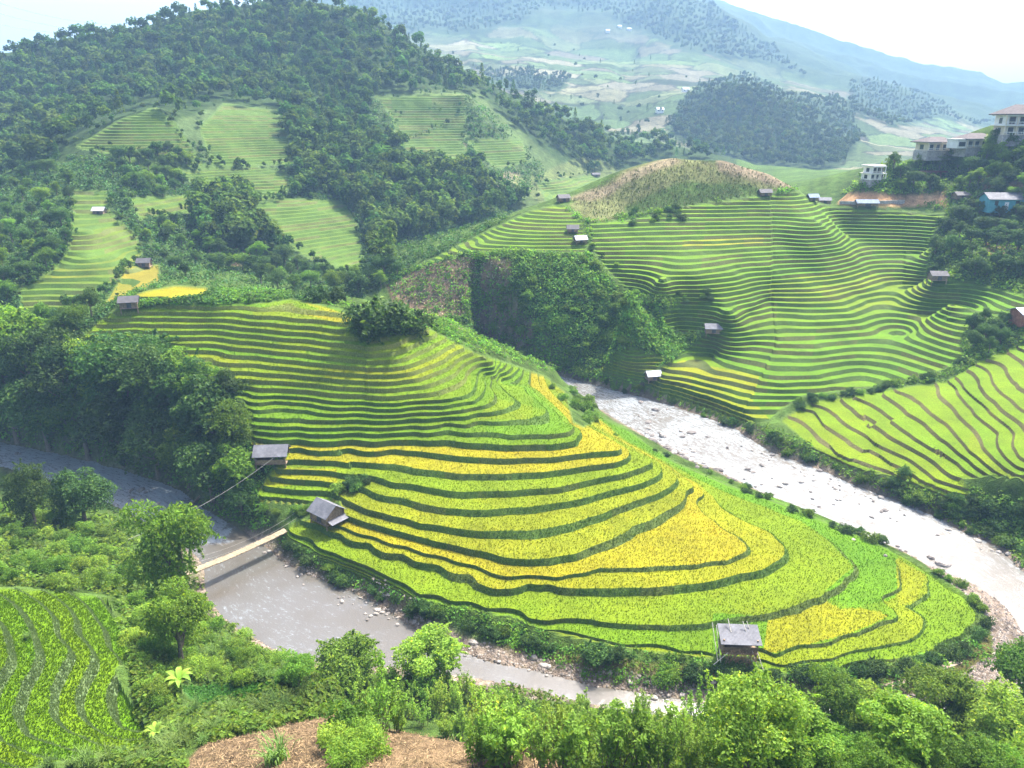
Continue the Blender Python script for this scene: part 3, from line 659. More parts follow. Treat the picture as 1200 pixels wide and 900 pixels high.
# ------------------------------------------------------------------ river water
CENT = smooth([((a[0] + c[0]) / 2, (a[1] + c[1]) / 2) for a, c in []], False, 2) if False else None
gx, gy = np.meshgrid(np.arange(-260, 170, 1.2), np.arange(44, 330, 1.2))
dOut = seg_dist(gx, gy, OUTW, False); dInn = seg_dist(gx, gy, INNW, False); rdw = np.where(in_poly(gx, gy, RIVER), 1, -1) * np.minimum(dOut, dInn)
def along(x, y, line):
    best = np.full(x.shape, 1e9); s = np.zeros(x.shape); acc = 0
    for (x0, y0), (x1, y1) in zip(line[:-1], line[1:]):
        ex, ey = x1 - x0, y1 - y0; L = math.hypot(ex, ey) + 1e-9; t = np.clip(((x - x0) * ex + (y - y0) * ey) / L / L, 0, 1)
        d = (x - x0 - t * ex) ** 2 + (y - y0 - t * ey) ** 2; m = d < best; best = np.where(m, d, best); s = np.where(m, acc + t * L, s); acc += L
    return s
sal = (along(gx, gy, OUTW) + along(gx, gy, INNW[::-1])) * .5
across = dOut / (dOut + dInn + 1e-6)
wpx, wpy = proj(gx, gy, 0 * gx)
foam = np.where((wpx > 640) & (wpy < 720) & (gx > 8), .44, 0.0) * (1 - sstep(600, 680, wpy) * .75)
foam = np.maximum(foam, np.where((wpx < 270) & (wpy < 640), .62, 0)); foam = np.maximum(foam, np.where((wpx < 560) & (wpy > 655), .06, 0)); foam = np.maximum(foam, .0)
calm = np.where((wpx > 1000) & (wpy > 600), 1.0, 0.0) + np.where((wpx > 230) & (wpx < 330) & (wpy > 640) & (wpy < 740), .8, 0)
keepc = rdw > -5
ny2, nx2 = gx.shape; I2 = np.arange(ny2 * nx2).reshape(ny2, nx2); q = np.stack([I2[:-1, :-1], I2[:-1, 1:], I2[1:, 1:], I2[1:, :-1]], -1).reshape(-1, 4)
kq = keepc.ravel()[q].any(1)
WV, WF, WC = compact(np.stack([gx.ravel(), gy.ravel(), 0 * gx.ravel()], 1), [q[kq]], np.stack([foam.ravel(), (sal / 300).ravel(), across.ravel()], 1))
b = NB('river_water')
sp = b.n('ShaderNodeSeparateColor'); b.set(sp.inputs[0], b.attr())
cv = b.n('ShaderNodeCombineXYZ'); b.set(cv.inputs[0], b.math('MULTIPLY', sp.outputs[1], 300 * 0.55)); b.set(cv.inputs[1], b.math('MULTIPLY', sp.outputs[2], 22.0))
cv2 = b.n('ShaderNodeCombineXYZ'); b.set(cv2.inputs[0], b.math('MULTIPLY', sp.outputs[1], 300 * 2.0)); b.set(cv2.inputs[1], b.math('MULTIPLY', sp.outputs[2], 44.0))
f1 = b.noise(0.9, 6, 0.72, cv.outputs[0]); f2 = b.noise(1.0, 5, 0.7, cv2.outputs[0]); big = b.noise(0.09, 3, 0.6)
ff = b.math('ADD', b.math('ADD', b.math('MULTIPLY', f1, .6), b.math('MULTIPLY', f2, .4)), b.math('ADD', b.math('MULTIPLY', sp.outputs[0], .34), b.math('MULTIPLY', big, .24)))
fm = b.ramp(ff, 0.68, 1.08)
col = b.mix(fm, b.mix(b.ramp(sp.outputs[0], .12, .3, 0, .8), b.mix(b.ramp(big, .35, .65), (0.085, 0.074, 0.058), (0.10, 0.094, 0.084)), (0.115, 0.100, 0.080)), (0.36, 0.42, 0.47))
wav = b.math('ADD', b.noise(1.3, 5, 0.65, cv2.outputs[0]), b.math('MULTIPLY', b.noise(2.6, 3, 0.6), .35))
MWATER = b.surf(col, b.ramp(fm, 0, 1, .16, .6), b.ramp(sp.outputs[0], .15, .44, .8, .3), b.bump(wav, b.math('MULTIPLY_ADD', sp.outputs[0], .9, .22), .14))
river = obj('river', npmesh('river', WV, WF, MWATER, WC, 'POINT', True)); tag(river, 'shallow brown river with white rapids looping around the terraced hill', 'river', kind='structure')
# ------------------------------------------------------------------ buildings, bridge, rocks
class MB:
    def __init__(s): s.V = []; s.F = []; s.n = 0
    def add(s, V, Fs):
        s.V += [tuple(v) for v in V]; s.F += [tuple(i + s.n for i in f) for f in Fs]; s.n += len(V); return s
    def box(s, x0, x1, y0, y1, z0, z1):
        return s.add([(x, y, z) for z in (z0, z1) for y in (y0, y1) for x in (x0, x1)], [(0, 2, 3, 1), (4, 5, 7, 6), (0, 1, 5, 4), (2, 6, 7, 3), (0, 4, 6, 2), (1, 3, 7, 5)])
    def bar(s, p, q, r=.05, k=6):
        p, q = np.array(p, float), np.array(q, float); V, Q, T = tube0([p, q], [r, r], k); return s.add(V, [tuple(f) for f in Q] + [tuple(f) for f in T])
    def slab(s, pts, t):
        """a flat quad given thickness t upward along z"""
        n = len(pts); V = [tuple(p) for p in pts] + [(p[0], p[1], p[2] + t) for p in pts]
        return s.add(V, [tuple(range(n))[::-1], tuple(range(n, 2 * n))] + [(i, (i + 1) % n, n + (i + 1) % n, n + i) for i in range(n)])
    def build(s, name, mat, parent=None):
        me = bpy.data.meshes.new(name); me.from_pydata(s.V, [], s.F); me.update(); me.materials.append(mat); return obj(name, me, parent)
def tube0(pth, rad, k=6):
    pth = np.array(pth, float); n = len(pth); V = []
    for i in range(n):
        t = pth[min(i + 1, n - 1)] - pth[max(i - 1, 0)]; t /= np.linalg.norm(t) + 1e-9
        a = np.cross(t, [0.31, 0.9, 0.2]); a /= np.linalg.norm(a); c = np.cross(t, a)
        for j in range(k):
            g = 2 * math.pi * j / k; V.append(pth[i] + rad[i] * (math.cos(g) * a + math.sin(g) * c))
    Fq = [[i * k + j, i * k + (j + 1) % k, (i + 1) * k + (j + 1) % k, (i + 1) * k + j] for i in range(n - 1) for j in range(k)]
    V.append(pth[0]); V.append(pth[-1])
    return np.array(V), np.array(Fq), np.array([[(j + 1) % k, j, n * k] for j in range(k)] + [[(n - 1) * k + j, (n - 1) * k + (j + 1) % k, n * k + 1] for j in range(k)])
def simple(name, col, rough=.85, nz=3.0, amt=.35, spec=.2, bump=.3):
    b = NB(name); v = b.math('MULTIPLY', b.ramp(b.noise(nz, 5, .65, b.ocoord()), .25, .75, 1 - amt, 1 + amt), b.ramp(b.noise(nz * .25, 3, .6, b.ocoord()), .3, .7, 1 - amt * .6, 1 + amt * .6))
    return b.surf(b.scale(col, v), rough, spec, b.bump(b.noise(nz * 4, 3, .6, b.ocoord()), bump, .05))
def sheetroof(name, col):
    b = NB(name); oc = b.ocoord(); w = b.n('ShaderNodeTexWave', wave_type='BANDS', bands_direction='X'); w.inputs['Scale'].default_value = 2.2; b.set(w.inputs['Vector'], oc)
    v = b.math('MULTIPLY', b.ramp(b.noise(1.1, 5, .7, oc), .3, .7, .6, 1.35), b.ramp(w.outputs['Fac'], 0, 1, .82, 1.08))
    return b.surf(b.mix(b.ramp(b.noise(2.4, 4, .7, oc), .6, .75, 0, .5), b.scale(col, v), (.09, .075, .06)), .7, .3, b.bump(w.outputs['Fac'], .5, .05))
MROOF = sheetroof('roof_sheet', (.135, .135, .15)); MROOFD = sheetroof('roof_sheet_dark', (.085, .08, .085)); MROOFL = sheetroof('roof_sheet_pale', (.42, .43, .46)); MROOFB = sheetroof('roof_sheet_blue', (.19, .24, .32))
MVROOF = simple('villa_roof', (.075, .062, .062), .8, 1.5, .3); MWOOD = simple('weathered_wood', (.22, .155, .10), .9, 4, .45); MBAM = simple('bamboo', (.25, .20, .13), .8, 5, .35); MPALE = simple('pale_pole', (.55, .50, .42), .8, 5, .3)
MCREAM = simple('cream_plaster', (.62, .52, .38), .9, .6, .15); MWHITE = simple('white_plaster', (.74, .71, .64), .9, .6, .12); MSTONE = simple('stone', (.34, .31, .28), .9, 1.6, .4, .2, .7); MCONC = simple('concrete', (.33, .31, .28), .9, 2, .3)
MTEAL = simple('teal_plaster', (.10, .33, .36), .85, .7, .2); MGLASS = simple('dark_glass', (.03, .035, .04), .15, 1, .1, .6, 0); MRED = simple('red_brown_timber', (.15, .06, .045), .8, 2, .3); MBRICK = simple('brick', (.33, .13, .07), .9, 3, .35); MROCK = simple('river_rock', (.31, .275, .24), .85, 1.8, .4, .25, .8); MROCKD = simple('dark_rock', (.17, .15, .135), .8, 1.8, .4, .25, .8)
MTWIG = simple('twigs', (.30, .19, .115), .9, 6, .5)
def thing(name, label, cat, loc, rz=0, group=None):
    o = bpy.data.objects.new(name, None); o.empty_display_size = 1; COL.objects.link(o); o.location = tuple(float(v) for v in loc); o.rotation_euler = (0, 0, rz); return tag(o, label, cat, group)
def gable(w, d, z, rise, over, t=.06, ridge=0.0):
    """two sloping sheets, ridge along x"""
    m = MB(); a, c = w / 2 + over, d / 2 + over; r0 = z + rise; e = z - rise * over / (d / 2)
    m.slab([(-a, -c, e), (a, -c, e), (a, 0, r0), (-a, 0, r0)], t); m.slab([(a, c, e), (-a, c, e), (-a, .004, r0), (a, .004, r0)], t); return m
def hut(px, py, w, d, h, rz, label, roofm=None, stilts=.0, rise=.9, open_=False, wall=None, group=None, shed=False, sink=.15):
    p = hit(px, py)[0]; e = thing('field_hut', label, 'hut', (p[0], p[1], p[2] - sink), rz, group); wall = wall or MWOOD
    f0 = stilts + sink
    for sx in (-1, 1):
        for sy in (-1, 1): MB().box(sx * w / 2 - .08, sx * w / 2 + .08, sy * d / 2 - .08, sy * d / 2 + .08, -.5, f0 + h).build('post', MWOOD, e)
    if stilts or open_: MB().box(-w / 2 - .15, w / 2 + .15, -d / 2 - .15, d / 2 + .15, f0 - .12, f0).build('platform', MWOOD, e)
    if open_:
        m = MB(); m.box(-w / 2 + .09, w / 2 - .09, d / 2 - .05, d / 2 + .02, f0, f0 + h); m.box(-w / 2 + .09, w / 2 - .09, -d / 2 - .02, -d / 2 + .03, f0, f0 + h * .42); m.box(-w / 2 - .02, -w / 2 + .03, -d / 2 + .09, d / 2 - .09, f0, f0 + h * .8); m.build('wall', wall, e)
    else:
        m = MB(); i = .06; m.box(-w / 2 + i, w / 2 - i, -d / 2 + i, d / 2 - i, f0, f0 + h); m.build('wall', wall, e)
        MB().box(-w * .12, w * .16, -d / 2 + .02, -d / 2 + .05, f0 + .02, f0 + h * .8).build('door', MROOFD, e)
    if shed:
        m = MB(); a = w / 2 + .4; m.slab([(-a, -d / 2 - .5, f0 + h - .35), (a, -d / 2 - .5, f0 + h - .35), (a, d / 2 + .4, f0 + h + rise), (-a, d / 2 + .4, f0 + h + rise)], .07); m.build('roof', roofm or MROOF, e)
    else: 
        rf = gable(w, d, f0 + h, rise, .4).build('roof', roofm or MROOF, e)
        m = MB()
        for sx in (-1, 1): m.add([(sx * (w / 2 - .05), -d / 2 + .1, f0 + h), (sx * (w / 2 - .05), d / 2 - .1, f0 + h), (sx * (w / 2 - .05), 0, f0 + h + rise - .08), (sx * (w / 2 - .12), -d / 2 + .1, f0 + h), (sx * (w / 2 - .12), d / 2 - .1, f0 + h), (sx * (w / 2 - .12), 0, f0 + h + rise - .08)], [(0, 1, 2), (5, 4, 3), (0, 3, 4, 1), (1, 4, 5, 2), (2, 5, 3, 0)])
        m.build('gable', wall, e)
    return e, p
hA, pA = hut(320, 541, 4.6, 3.0, 1.55, R(4), 'long grey-roofed open hut at the left end of the yellow terraces', MROOF, .35, 1.05, True)
hB, pB = hut(384, 608, 3.6, 3.2, 1.5, R(-38), 'grey gabled hut at the far end of the bamboo bridge', MROOF, .2, 1.15)
m = MB(); m.slab([(2.0, -1.6, 1.05), (3.1, -1.6, .75), (3.1, 1.6, .75), (2.0, 1.6, 1.05)], .05); m.build('lean_to_roof', MROOF, hB)
hC, pC = hut(863, 772, 3.7, 1.7, 1.75, R(-3), 'stilt hut with grey sheet roof on the edge of the lowest fields', MROOF, 1.5, .45, True, None, None, True)
for k, (a, c) in enumerate([((-2.55, -1.7, 1.2), (-2.9, .9, 4.3)), ((-2.2, -1.75, 1.0), (-2.5, .6, 4.2)), ((1.9, -2.0, .4), (.5, 1.0, 4.5)), ((2.5, -2.0, .3), (1.0, 1.2, 4.4)), ((-.9, .2, 3.6), (-1.1, 1.3, 4.6)), ((-3.0, -1.9, .8), (-1.5, -1.6, 2.2))]): MB().bar(a, c, .045).build('pole', MPALE, hC)
m = MB(); r = np.random.default_rng(4)
for i in range(170):
    x = r.uniform(-1.7, 1.7); z = r.uniform(.1, 1.9); y = r.uniform(-1.95, -1.15); a = r.normal() * .5; L = r.uniform(.6, 1.3); m.bar((x - math.sin(a) * L / 2, y, z + .2 - math.cos(a) * L / 2 + .3), (x + math.sin(a) * L / 2, y + r.normal() * .12, z + .2 + math.cos(a) * L / 2), r.uniform(.015, .035), 4)
fw_ = m.build('firewood', MTWIG); fw_.location = hC.location; fw_.rotation_euler = hC.rotation_euler; tag(fw_, 'heap of brown twigs stacked under the stilt hut', 'firewood')
for a in [(153,362,3.4,2.6,1.5,.25,'dark hut beside the small yellow field at the left terraces', MROOFD,.5), (170,313,3.2,2.4,1.4,.1,'low dark-roofed hut among bushes above the small yellow field', MROOFD,.3), (117,250,3.4,2.4,1.3,0,'small pale-roofed hut high on the left terraces', MROOFL,0), (312,280,3.6,2.6,1.5,.2,'dark hut on the hazy terraces beyond the gully', MROOFD,0),
          (835,392,3.8,2.8,1.4,-.1,'grey hut by the channel in the middle of the right terraces', MROOF,.4), (765,444,3.2,2.6,1.3,.2,'pale-roofed hut in the lowest right terraces near the rapids', MROOFL,.2), (1097,332,4.0,3.0,1.5,-.05,'brown stilt hut at the right end of the far terraces', MROOFD,1.0), (896,229,3.6,2.6,1.3,.1,'dark hut under the bare hilltop', MROOFD,0),
          (966,238,4.2,3.0,1.4,-.2,'grey hut on the saddle right of the bare hilltop', MROOF,0), (952,235,3.0,2.4,1.4,.1,'blue-roofed hut on the saddle beside the grey hut', MROOFB,0), (1015,241,7.0,2.6,1.2,0,'long blue-grey shed beside the earth road', MROOFB,0), (660,236,3.4,2.6,1.4,.3,'dark hut on the skyline of the spur', MROOFD,0), (671,272,3.0,2.4,1.2,0,'small hut in the bushes on the spur, upper one', MROOFD,0),
          (680,284,3.2,2.2,1.1,.3,'pale-roofed hut in the bushes on the spur, lower one', MROOFL,0), (698,207,5,3.4,1.6,.2,'lone brown hut in the meadow behind the spur', MROOFD,0), (1125,233,4.4,3.2,1.5,.1,'dark-roofed hut beside the teal house', MROOFD,0)]:
    hut(a[0], a[1], a[2] * .88, a[3] * .85, a[4] * .9, a[5], a[6], a[7], a[8], .75)
# house at the right frame edge
def house(px, py, w, d, h, rz, label, wallm, roofm, rise=1.2, cat='house', door=MWHITE, sink=.4):
    p = hit(px, py)[0]; e = thing('small_house', label, cat, (p[0], p[1], p[2] - sink), rz); MB().box(-w / 2, w / 2, -d / 2, d / 2, -.6, h + sink).build('wall', wallm, e); gable(w, d, h + sink, rise, .6, .1).build('roof', roofm, e)
    m = MB()
    for sx in (-1, 1): m.add([(sx * (w / 2 - .01), -d / 2, h + sink), (sx * (w / 2 - .01), d / 2, h + sink), (sx * (w / 2 - .01), 0, h + sink + rise - .05), (sx * (w / 2 - .1), -d / 2, h + sink), (sx * (w / 2 - .1), d / 2, h + sink), (sx * (w / 2 - .1), 0, h + sink + rise - .05)], [(0, 1, 2), (5, 4, 3), (0, 3, 4, 1), (1, 4, 5, 2), (2, 5, 3, 0)])
    m.build('gable', wallm, e); MB().box(-.55, .55, -d / 2 - .04, -d / 2 - .002, sink + .05, sink + 2.0).build('door', door, e)
    for sx in (-1, 1): MB().box(sx * w * .3 - .5, sx * w * .3 + .5, -d / 2 - .035, -d / 2 - .002, sink + h * .38, sink + h * .8).build('window', MGLASS, e)
    return e
house(1172, 244, 9.5, 6, 3.0, -.08, 'teal single-storey house with grey roof above the right wood', MTEAL, MROOF, 1.4)
house(1203, 376, 5.5, 4, 2.2, .1, 'white-roofed brick house half outside the right frame edge', MBRICK, MROOFL, .8)
for px, py, lb in [(773, 132, 'small white house low in the far fields'), (726, 33, 'leftmost house of the far hamlet under the hazy mountain'), (737, 36, 'middle house of the far hamlet under the hazy mountain'), (712, 38, 'lowest house of the far hamlet under the hazy mountain'), (803, 108, 'white house at the edge of the far woods')]:
    house(px, py, 7, 5, 3.2, .2, lb, MWHITE, MROOFL, 2.0)
# villas
def hip(w, d, z, rise, over, t=.25):
    m = MB(); a, c = w / 2 + over, d / 2 + over; q = max(.5, w / 2 - d / 2 * .8)
    V = [(-a, -c, z), (a, -c, z), (a, c, z), (-a, c, z), (-a, -c, z + t), (a, -c, z + t), (a, c, z + t), (-a, c, z + t), (-q, 0, z + rise), (q, 0, z + rise)]
    return m.add(V, [(0, 3, 2, 1), (0, 1, 5, 4), (1, 2, 6, 5), (2, 3, 7, 6), (3, 0, 4, 7), (4, 5, 9, 8), (5, 6, 9), (6, 7, 8, 9), (7, 4, 8)])
def villa(px, py, w, d, storeys, rz, label, flat=False, wallm=None, sink=.6, rise=2.4, wing=0, sc=1.0):
    p = hit(px, py)[0]; e = thing('hillside_villa', label, 'villa', (p[0], p[1], p[2] - sink), rz); e.scale = (sc, sc, sc); wallm = wallm or MCREAM; sh = 2.9; z0 = sink
    MB().box(-w / 2 - .3, w / 2 + .3, -d / 2 - .3, d / 2 + .3, -2.5, z0).build('stone_base', MSTONE, e)
    for s in range(storeys):
        za = z0 + s * sh + (.004 if s else 0); ww = w - (1.2 * s if flat else 0)
        MB().box(-ww / 2, ww / 2, -d / 2, d / 2, za, za + sh - .25).build('wall', wallm if s % 2 == 0 else MWHITE, e)
        MB().box(-ww / 2 - .9, ww / 2 + .5, -d / 2 - 1.3, d / 2 + .3, za + sh - .25, za + sh).build('floor_slab', MWHITE, e)
        n = max(3, int(ww / 2.6))
        for k in range(n):
            x = -ww / 2 + ww * (k + .5) / n; wn = MB().box(x - .75, x + .75, -d / 2 - .05, -d / 2 - .003, za + .35, za + 2.2).build('window', MGLASS, e)
            m = MB(); m.box(x - .9, x + .9, -d / 2 - .03, -d / 2 - .0015, za + .22, za + 2.33); m.build('frame', MWHITE if s % 2 == 0 else MWOOD, wn)
        wn = MB().box(-ww / 2 - .05, -ww / 2 - .003, -1.0, 1.0, za + .4, za + 2.1).build('window', MGLASS, e)
        for k in range(n + 1):
            x = -ww / 2 - .6 + (ww + .8) * k / n; MB().box(x - .13, x + .13, -d / 2 - 1.2, -d / 2 - .94, za, za + sh - .252).build('column', wallm, e)
        m = MB(); m.box(-ww / 2 - .8, ww / 2 + .4, -d / 2 - 1.28, -d / 2 - 1.22, za + .75, za + .9)
        for k in range(n * 4): x = -ww / 2 - .75 + (ww + 1.1) * k / (n * 4); m.box(x, x + .06, -d / 2 - 1.27, -d / 2 - 1.23, za, za + .75)
        m.build('railing', MWHITE, e)
    zt = z0 + storeys * sh
    if flat: m = MB(); m.box(-w / 2 - .6, w / 2 - .2, -d / 2 - .9, d / 2 + .3, zt + .002, zt + .55); m.build('parapet', MWHITE, e)
    else: hip(w, d, zt + .003, rise, 1.5).build('roof', MVROOF, e)
    if wing:
        MB().box(-w / 2 - wing, -w / 2 - .003, -d / 2 - .6, d / 2 - 1, z0 - .3, z0 + sh * .95).build('wing', MWHITE, e); MB().box(-w / 2 - wing - .4, -w / 2 - .95, -d / 2 - 1.0, d / 2 - .8, z0 + sh * .95 + .003, z0 + sh * 1.08).build('wing_roof', MWHITE, e); MB().box(-w / 2 - wing + .5, -w / 2 - 1.0, -d / 2 - .66, -d / 2 - .604, z0 + .4, z0 + 2.0).build('window', MGLASS, e)
    return e
villa(1022, 209, 7.0, 6, 2, R(14), 'white flat-roofed villa with stacked balconies at the nose of the villa hill', True, MWHITE, 1.0, sc=.7)
villa(1094, 177, 10.5, 7, 1, R(10), 'middle villa with low dark hipped roof half behind trees', False, MCREAM, 1.0, 2.0, sc=.88)
villa(1141, 172, 10.5, 7, 1, R(4), 'villa with dark hipped roof and white left wing above the pavilion', False, MCREAM, .9, 2.2, 4, sc=.85)
villa(1194, 158, 12, 8, 2, R(-8), 'largest cream villa with two storeys highest on the hill', False, MCREAM, .8, 3.0)
p = hit(1094, 213)[0]; e = thing('timber_pavilion', 'red-brown open pavilion with flat roof below the villas', 'pavilion', (p[0], p[1], p[2] - .6), R(5))
MB().box(-4.6, 4.6, -2.2, 2.2, 3.6, 4.1).build('roof', MRED, e); MB().box(-4.3, 4.3, -2, 2, -.8, .7).build('base', MBRICK, e); MB().box(-4.4, 4.4, 1.7, 1.9, .7, 3.598).build('back_wall', MRED, e)
for k in range(6): MB().box(-4.2 + k * 1.68 - .14, -4.2 + k * 1.68 + .14, -2.0, -1.72, .702, 3.597).build('column', MRED, e)
m = MB(); m.box(-4.3, 4.3, -2.05, -1.98, 1.5, 1.62); m.build('rail', MRED, e)
# earth-road retaining wall
Lw = hit([984, 1000, 1020, 1040, 1060], [239.5, 240, 239.5, 239, 238]); m = MB()
for a, c in zip(Lw[:-1], Lw[1:]): m.add([(a[0], a[1], a[2] - .6), (c[0], c[1], c[2] - .6), (c[0], c[1] + .4, c[2] - .6), (a[0], a[1] + .4, a[2] - .6), (a[0], a[1], a[2] + 1.0), (c[0], c[1], c[2] + 1.0), (c[0], c[1] + .4, c[2] + 1.0), (a[0], a[1] + .4, a[2] + 1.0)], [(0, 3, 2, 1), (4, 5, 6, 7), (0, 1, 5, 4), (1, 2, 6, 5), (2, 3, 7, 6), (3, 0, 4, 7)])
tag(m.build('retaining_wall', MSTONE), 'low pale stone wall along the earth road at the saddle', 'wall')
# ---- bamboo footbridge
A = np.array(PZ(363, 606, 3.0)); B_ = np.array(PZ(206, 676, 3.2)); dirv = (B_ - A) / np.linalg.norm(B_ - A); L = float(np.linalg.norm(B_ - A)); ang = math.atan2(dirv[1], dirv[0])
br = thing('bamboo_footbridge', 'narrow bamboo footbridge hung across the brown river', 'footbridge', (A[0], A[1], A[2]), ang); hw = .62
sagz = lambda x: -1.0 * (1 - (2 * x / L - 1) ** 2) * .55 + (B_[2] - A[2]) * x / L
m = MB(); r = np.random.default_rng(8); x = 0.0
while x < L:
    w = r.uniform(.14, .24); z = sagz(x) + r.uniform(-.015, .015); e0 = r.uniform(-.08, .06); e1 = r.uniform(-.06, .08); m.box(x, x + w - .025, -hw + e0, hw + e1, z, z + .05); x += w
m.build('deck', MBAM, br)
for sy in (-1, 1):
    V, Q, T = tube0([(x, sy * (hw - .1), sagz(x) - .06) for x in np.linspace(0, L, 24)], [.05] * 24, 5); obj('beam', npmesh('beam', V, [Q, T], MWOOD), br)
    V, Q, T = tube0([(x, sy * hw, sagz(x) + .95 + .9 * (2 * x / L - 1) ** 2) for x in np.linspace(-.4, L + .4, 24)], [.012] * 24, 5); cb = obj('cable', npmesh('cable', V, [Q, T], MCONC), br)
    for x0 in (-.4, L + .3): MB().box(x0 - .16, x0 + .16, sy * (hw + .2) - .16, sy * (hw + .2) + .16, -3, 1.9).build('gate_post', MCONC, br)
for x0 in (-.4, L + .3): MB().box(x0 - .14, x0 + .14, -hw - .035, hw + .035, 1.45, 1.72).build('gate_beam', MCONC, br)
a = np.array(pA) + [1.2, -1.5, 1.8]; c = np.array(PZ(150, 632, 4.5)); V, Q, T = tube0([a + (c - a) * t - np.array([0, 0, 1.2 * 4 * t * (1 - t)]) for t in np.linspace(0, 1, 20)], [.03] * 20, 5)
tag(obj('wire', npmesh('wire', V, [Q, T], MCONC)), 'thin grey wire slung from the long hut over the river', 'wire')
V, Q, T = tube0([PZ(214, 601, .25), PZ(228, 588, .35), PZ(238, 578, .7), PZ(244, 570, 1.2)], [.28, .24, .2, .1], 7); tag(obj('driftwood_log', npmesh('driftwood_log', V, [Q, T], MWOOD)), 'grey fallen log lying in the brown river below the grove', 'log')
for k, (x0, y0, x1, y1, lb) in enumerate([(-60, 12, 78, 36, 'lowest power line crossing the pale sky at the top left'), (-60, -4, 98, 33, 'second power line of the top left sky, just above the lowest'), (-40, -10, 112, 25, 'upper right power line of the top left sky')]):
    a, c = np.array(PD(x0, y0, 430)), np.array(PD(x1, y1, 500)); c = a + (c - a) * 1.12; V, Q, T = tube0([a + (c - a) * t - np.array([0, 0, 3 * 4 * t * (1 - t)]) for t in np.linspace(0, 1, 16)], [.11] * 16, 5)
    tag(obj('power_line', npmesh('power_line', V, [Q, T], MCONC)), lb, 'power line', 'power lines in the sky')
# ---- channel path by the rice corner
def strip(line, w, name, mat, label, lift=.05):
    Pq = hit(*np.array(smooth(line, False, 5)).T); V, Fs = [], []
    for i in range(len(Pq)):
        t = Pq[min(i + 1, len(Pq) - 1)] - Pq[max(i - 1, 0)]; s = np.array([-t[1], t[0]]); s = s / (np.linalg.norm(s) + 1e-9)
        for q in (-1, -.33, .33, 1):
            x, y = Pq[i, 0] + s[0] * w * q / 2, Pq[i, 1] + s[1] * w * q / 2; V.append((x, y, ground(x, y)[0] + lift))
    Fs = [(4 * i + j, 4 * i + j + 1, 4 * i + j + 5, 4 * i + j + 4) for i in range(len(Pq) - 1) for j in range(3)]
    tag(obj(name, npmesh(name, np.array(V), [np.array(Fs)], mat, None, 'POINT', True)), label, 'path', kind='structure')
MPATH = simple('path_dirt', (.33, .255, .18), .95, 3, .35)
strip([(178, 776), (167, 795), (163, 815), (168, 835), (180, 850), (190, 856)], .55, 'path', MPATH, 'narrow pale path curving round the rice corner', .12)
strip([(1020, 808), (1060, 800), (1095, 786), (1125, 775)], .6, 'path', MPATH, 'faint trodden path along the grassy river point', .06)
# ---- rocks
def rockmesh(seed):
    r = np.random.default_rng(seed); n, k = 9, 12; V = [(0, 0, -.5)]
    for i in range(1, n):
        t = math.pi * i / n
        for j in range(k):
            g = 2 * math.pi * j / k; d = np.array([math.sin(t) * math.cos(g), math.sin(t) * math.sin(g), -math.cos(t)]); q = 1 + .55 * float(fbm(np.array(d[0] * 1.6 + seed * 3.1 + d[2]), np.array(d[1] * 1.6 + d[2] * 1.3), 3, seed)); V.append(tuple(d * q * np.array([.62, .5, .36])))
    V.append((0, 0, .36)); V[0] = (0, 0, -.36); F3 = [[0, 1 + (j + 1) % k, 1 + j] for j in range(k)] + [[1 + (n - 2) * k + j, 1 + (n - 2) * k + (j + 1) % k, len(V) - 1] for j in range(k)]
    Fq = [[1 + i * k + j, 1 + i * k + (j + 1) % k, 1 + (i + 1) * k + (j + 1) % k, 1 + (i + 1) * k + j] for i in range(n - 2) for j in range(k)]
    return np.array(V), Fq, F3
RK = [npmesh('rock', V, [np.array(a), np.array(c)], MROCK) for V, a, c in (rockmesh(s) for s in range(5))]
RKD = [npmesh('rock', V, [np.array(a), np.array(c)], MROCKD) for V, a, c in (rockmesh(s) for s in range(5, 9))]
def rocks(line, n, jx, jy, smin, smax, seed, label, group, dark=.3):
    r = np.random.default_rng(seed); L = np.array(line, float); s = np.concatenate([[0], np.cumsum(np.hypot(*np.diff(L, axis=0).T))]); t = r.uniform(0, s[-1], n); x = np.interp(t, s, L[:, 0]) + r.normal(size=n) * jx; y = np.interp(t, s, L[:, 1]) + r.normal(size=n) * jy
    for i in range(n):
        p = PZ(x[i], y[i], 0.0); g = float(ground(p[0], p[1])[0]); d = r.uniform() < dark; me = (RKD if d else RK)[int(r.integers(0, 4))]; o = obj('rock', me); sc = smin * (smax / smin) ** (r.uniform() ** 1.6)
        zz = max(g + .05 * sc, .03); 
        if zz > 1.5: q = hit(x[i], y[i])[0]; p = q; zz = q[2]
        o.location = (p[0], p[1], zz); o.scale = (sc * r.uniform(.8, 1.4), sc * r.uniform(.7, 1.2), sc * r.uniform(.7, 1.2)); o.rotation_euler = (0, 0, r.uniform(0, 6.28)); tag(o, label, 'rock', group)
rocks([(745,503),(800,535),(850,562),(890,583)], 46, 8, 4, .4, 1.8, 701, 'boulder along the green strip side of the white rapids', 'boulders beside the white rapids', .35)
rocks([(720,470),(800,500),(880,540),(960,580),(1060,620)], 40, 14, 8, .35, 1.5, 702, 'dark boulder breaking the water of the white rapids', 'boulders out in the white rapids', .8)
rocks([(1000,628),(1050,648),(1080,662),(1110,668)], 16, 10, 4, .4, 1.6, 703, 'flat stone at the point where the rapids calm', 'stones at the end of the rapids', .4)
rocks([(400,700),(440,712),(480,732)], 40, 14, 5, .2, .7, 704, 'small pale stone in the shallows below the hedge', 'pale stones in the shallows', .15)
rocks([(300,640),(330,655),(360,680)], 16, 8, 5, .2, .6, 705, 'small stone on the gravel under the bridge', 'stones under the bridge', .2)
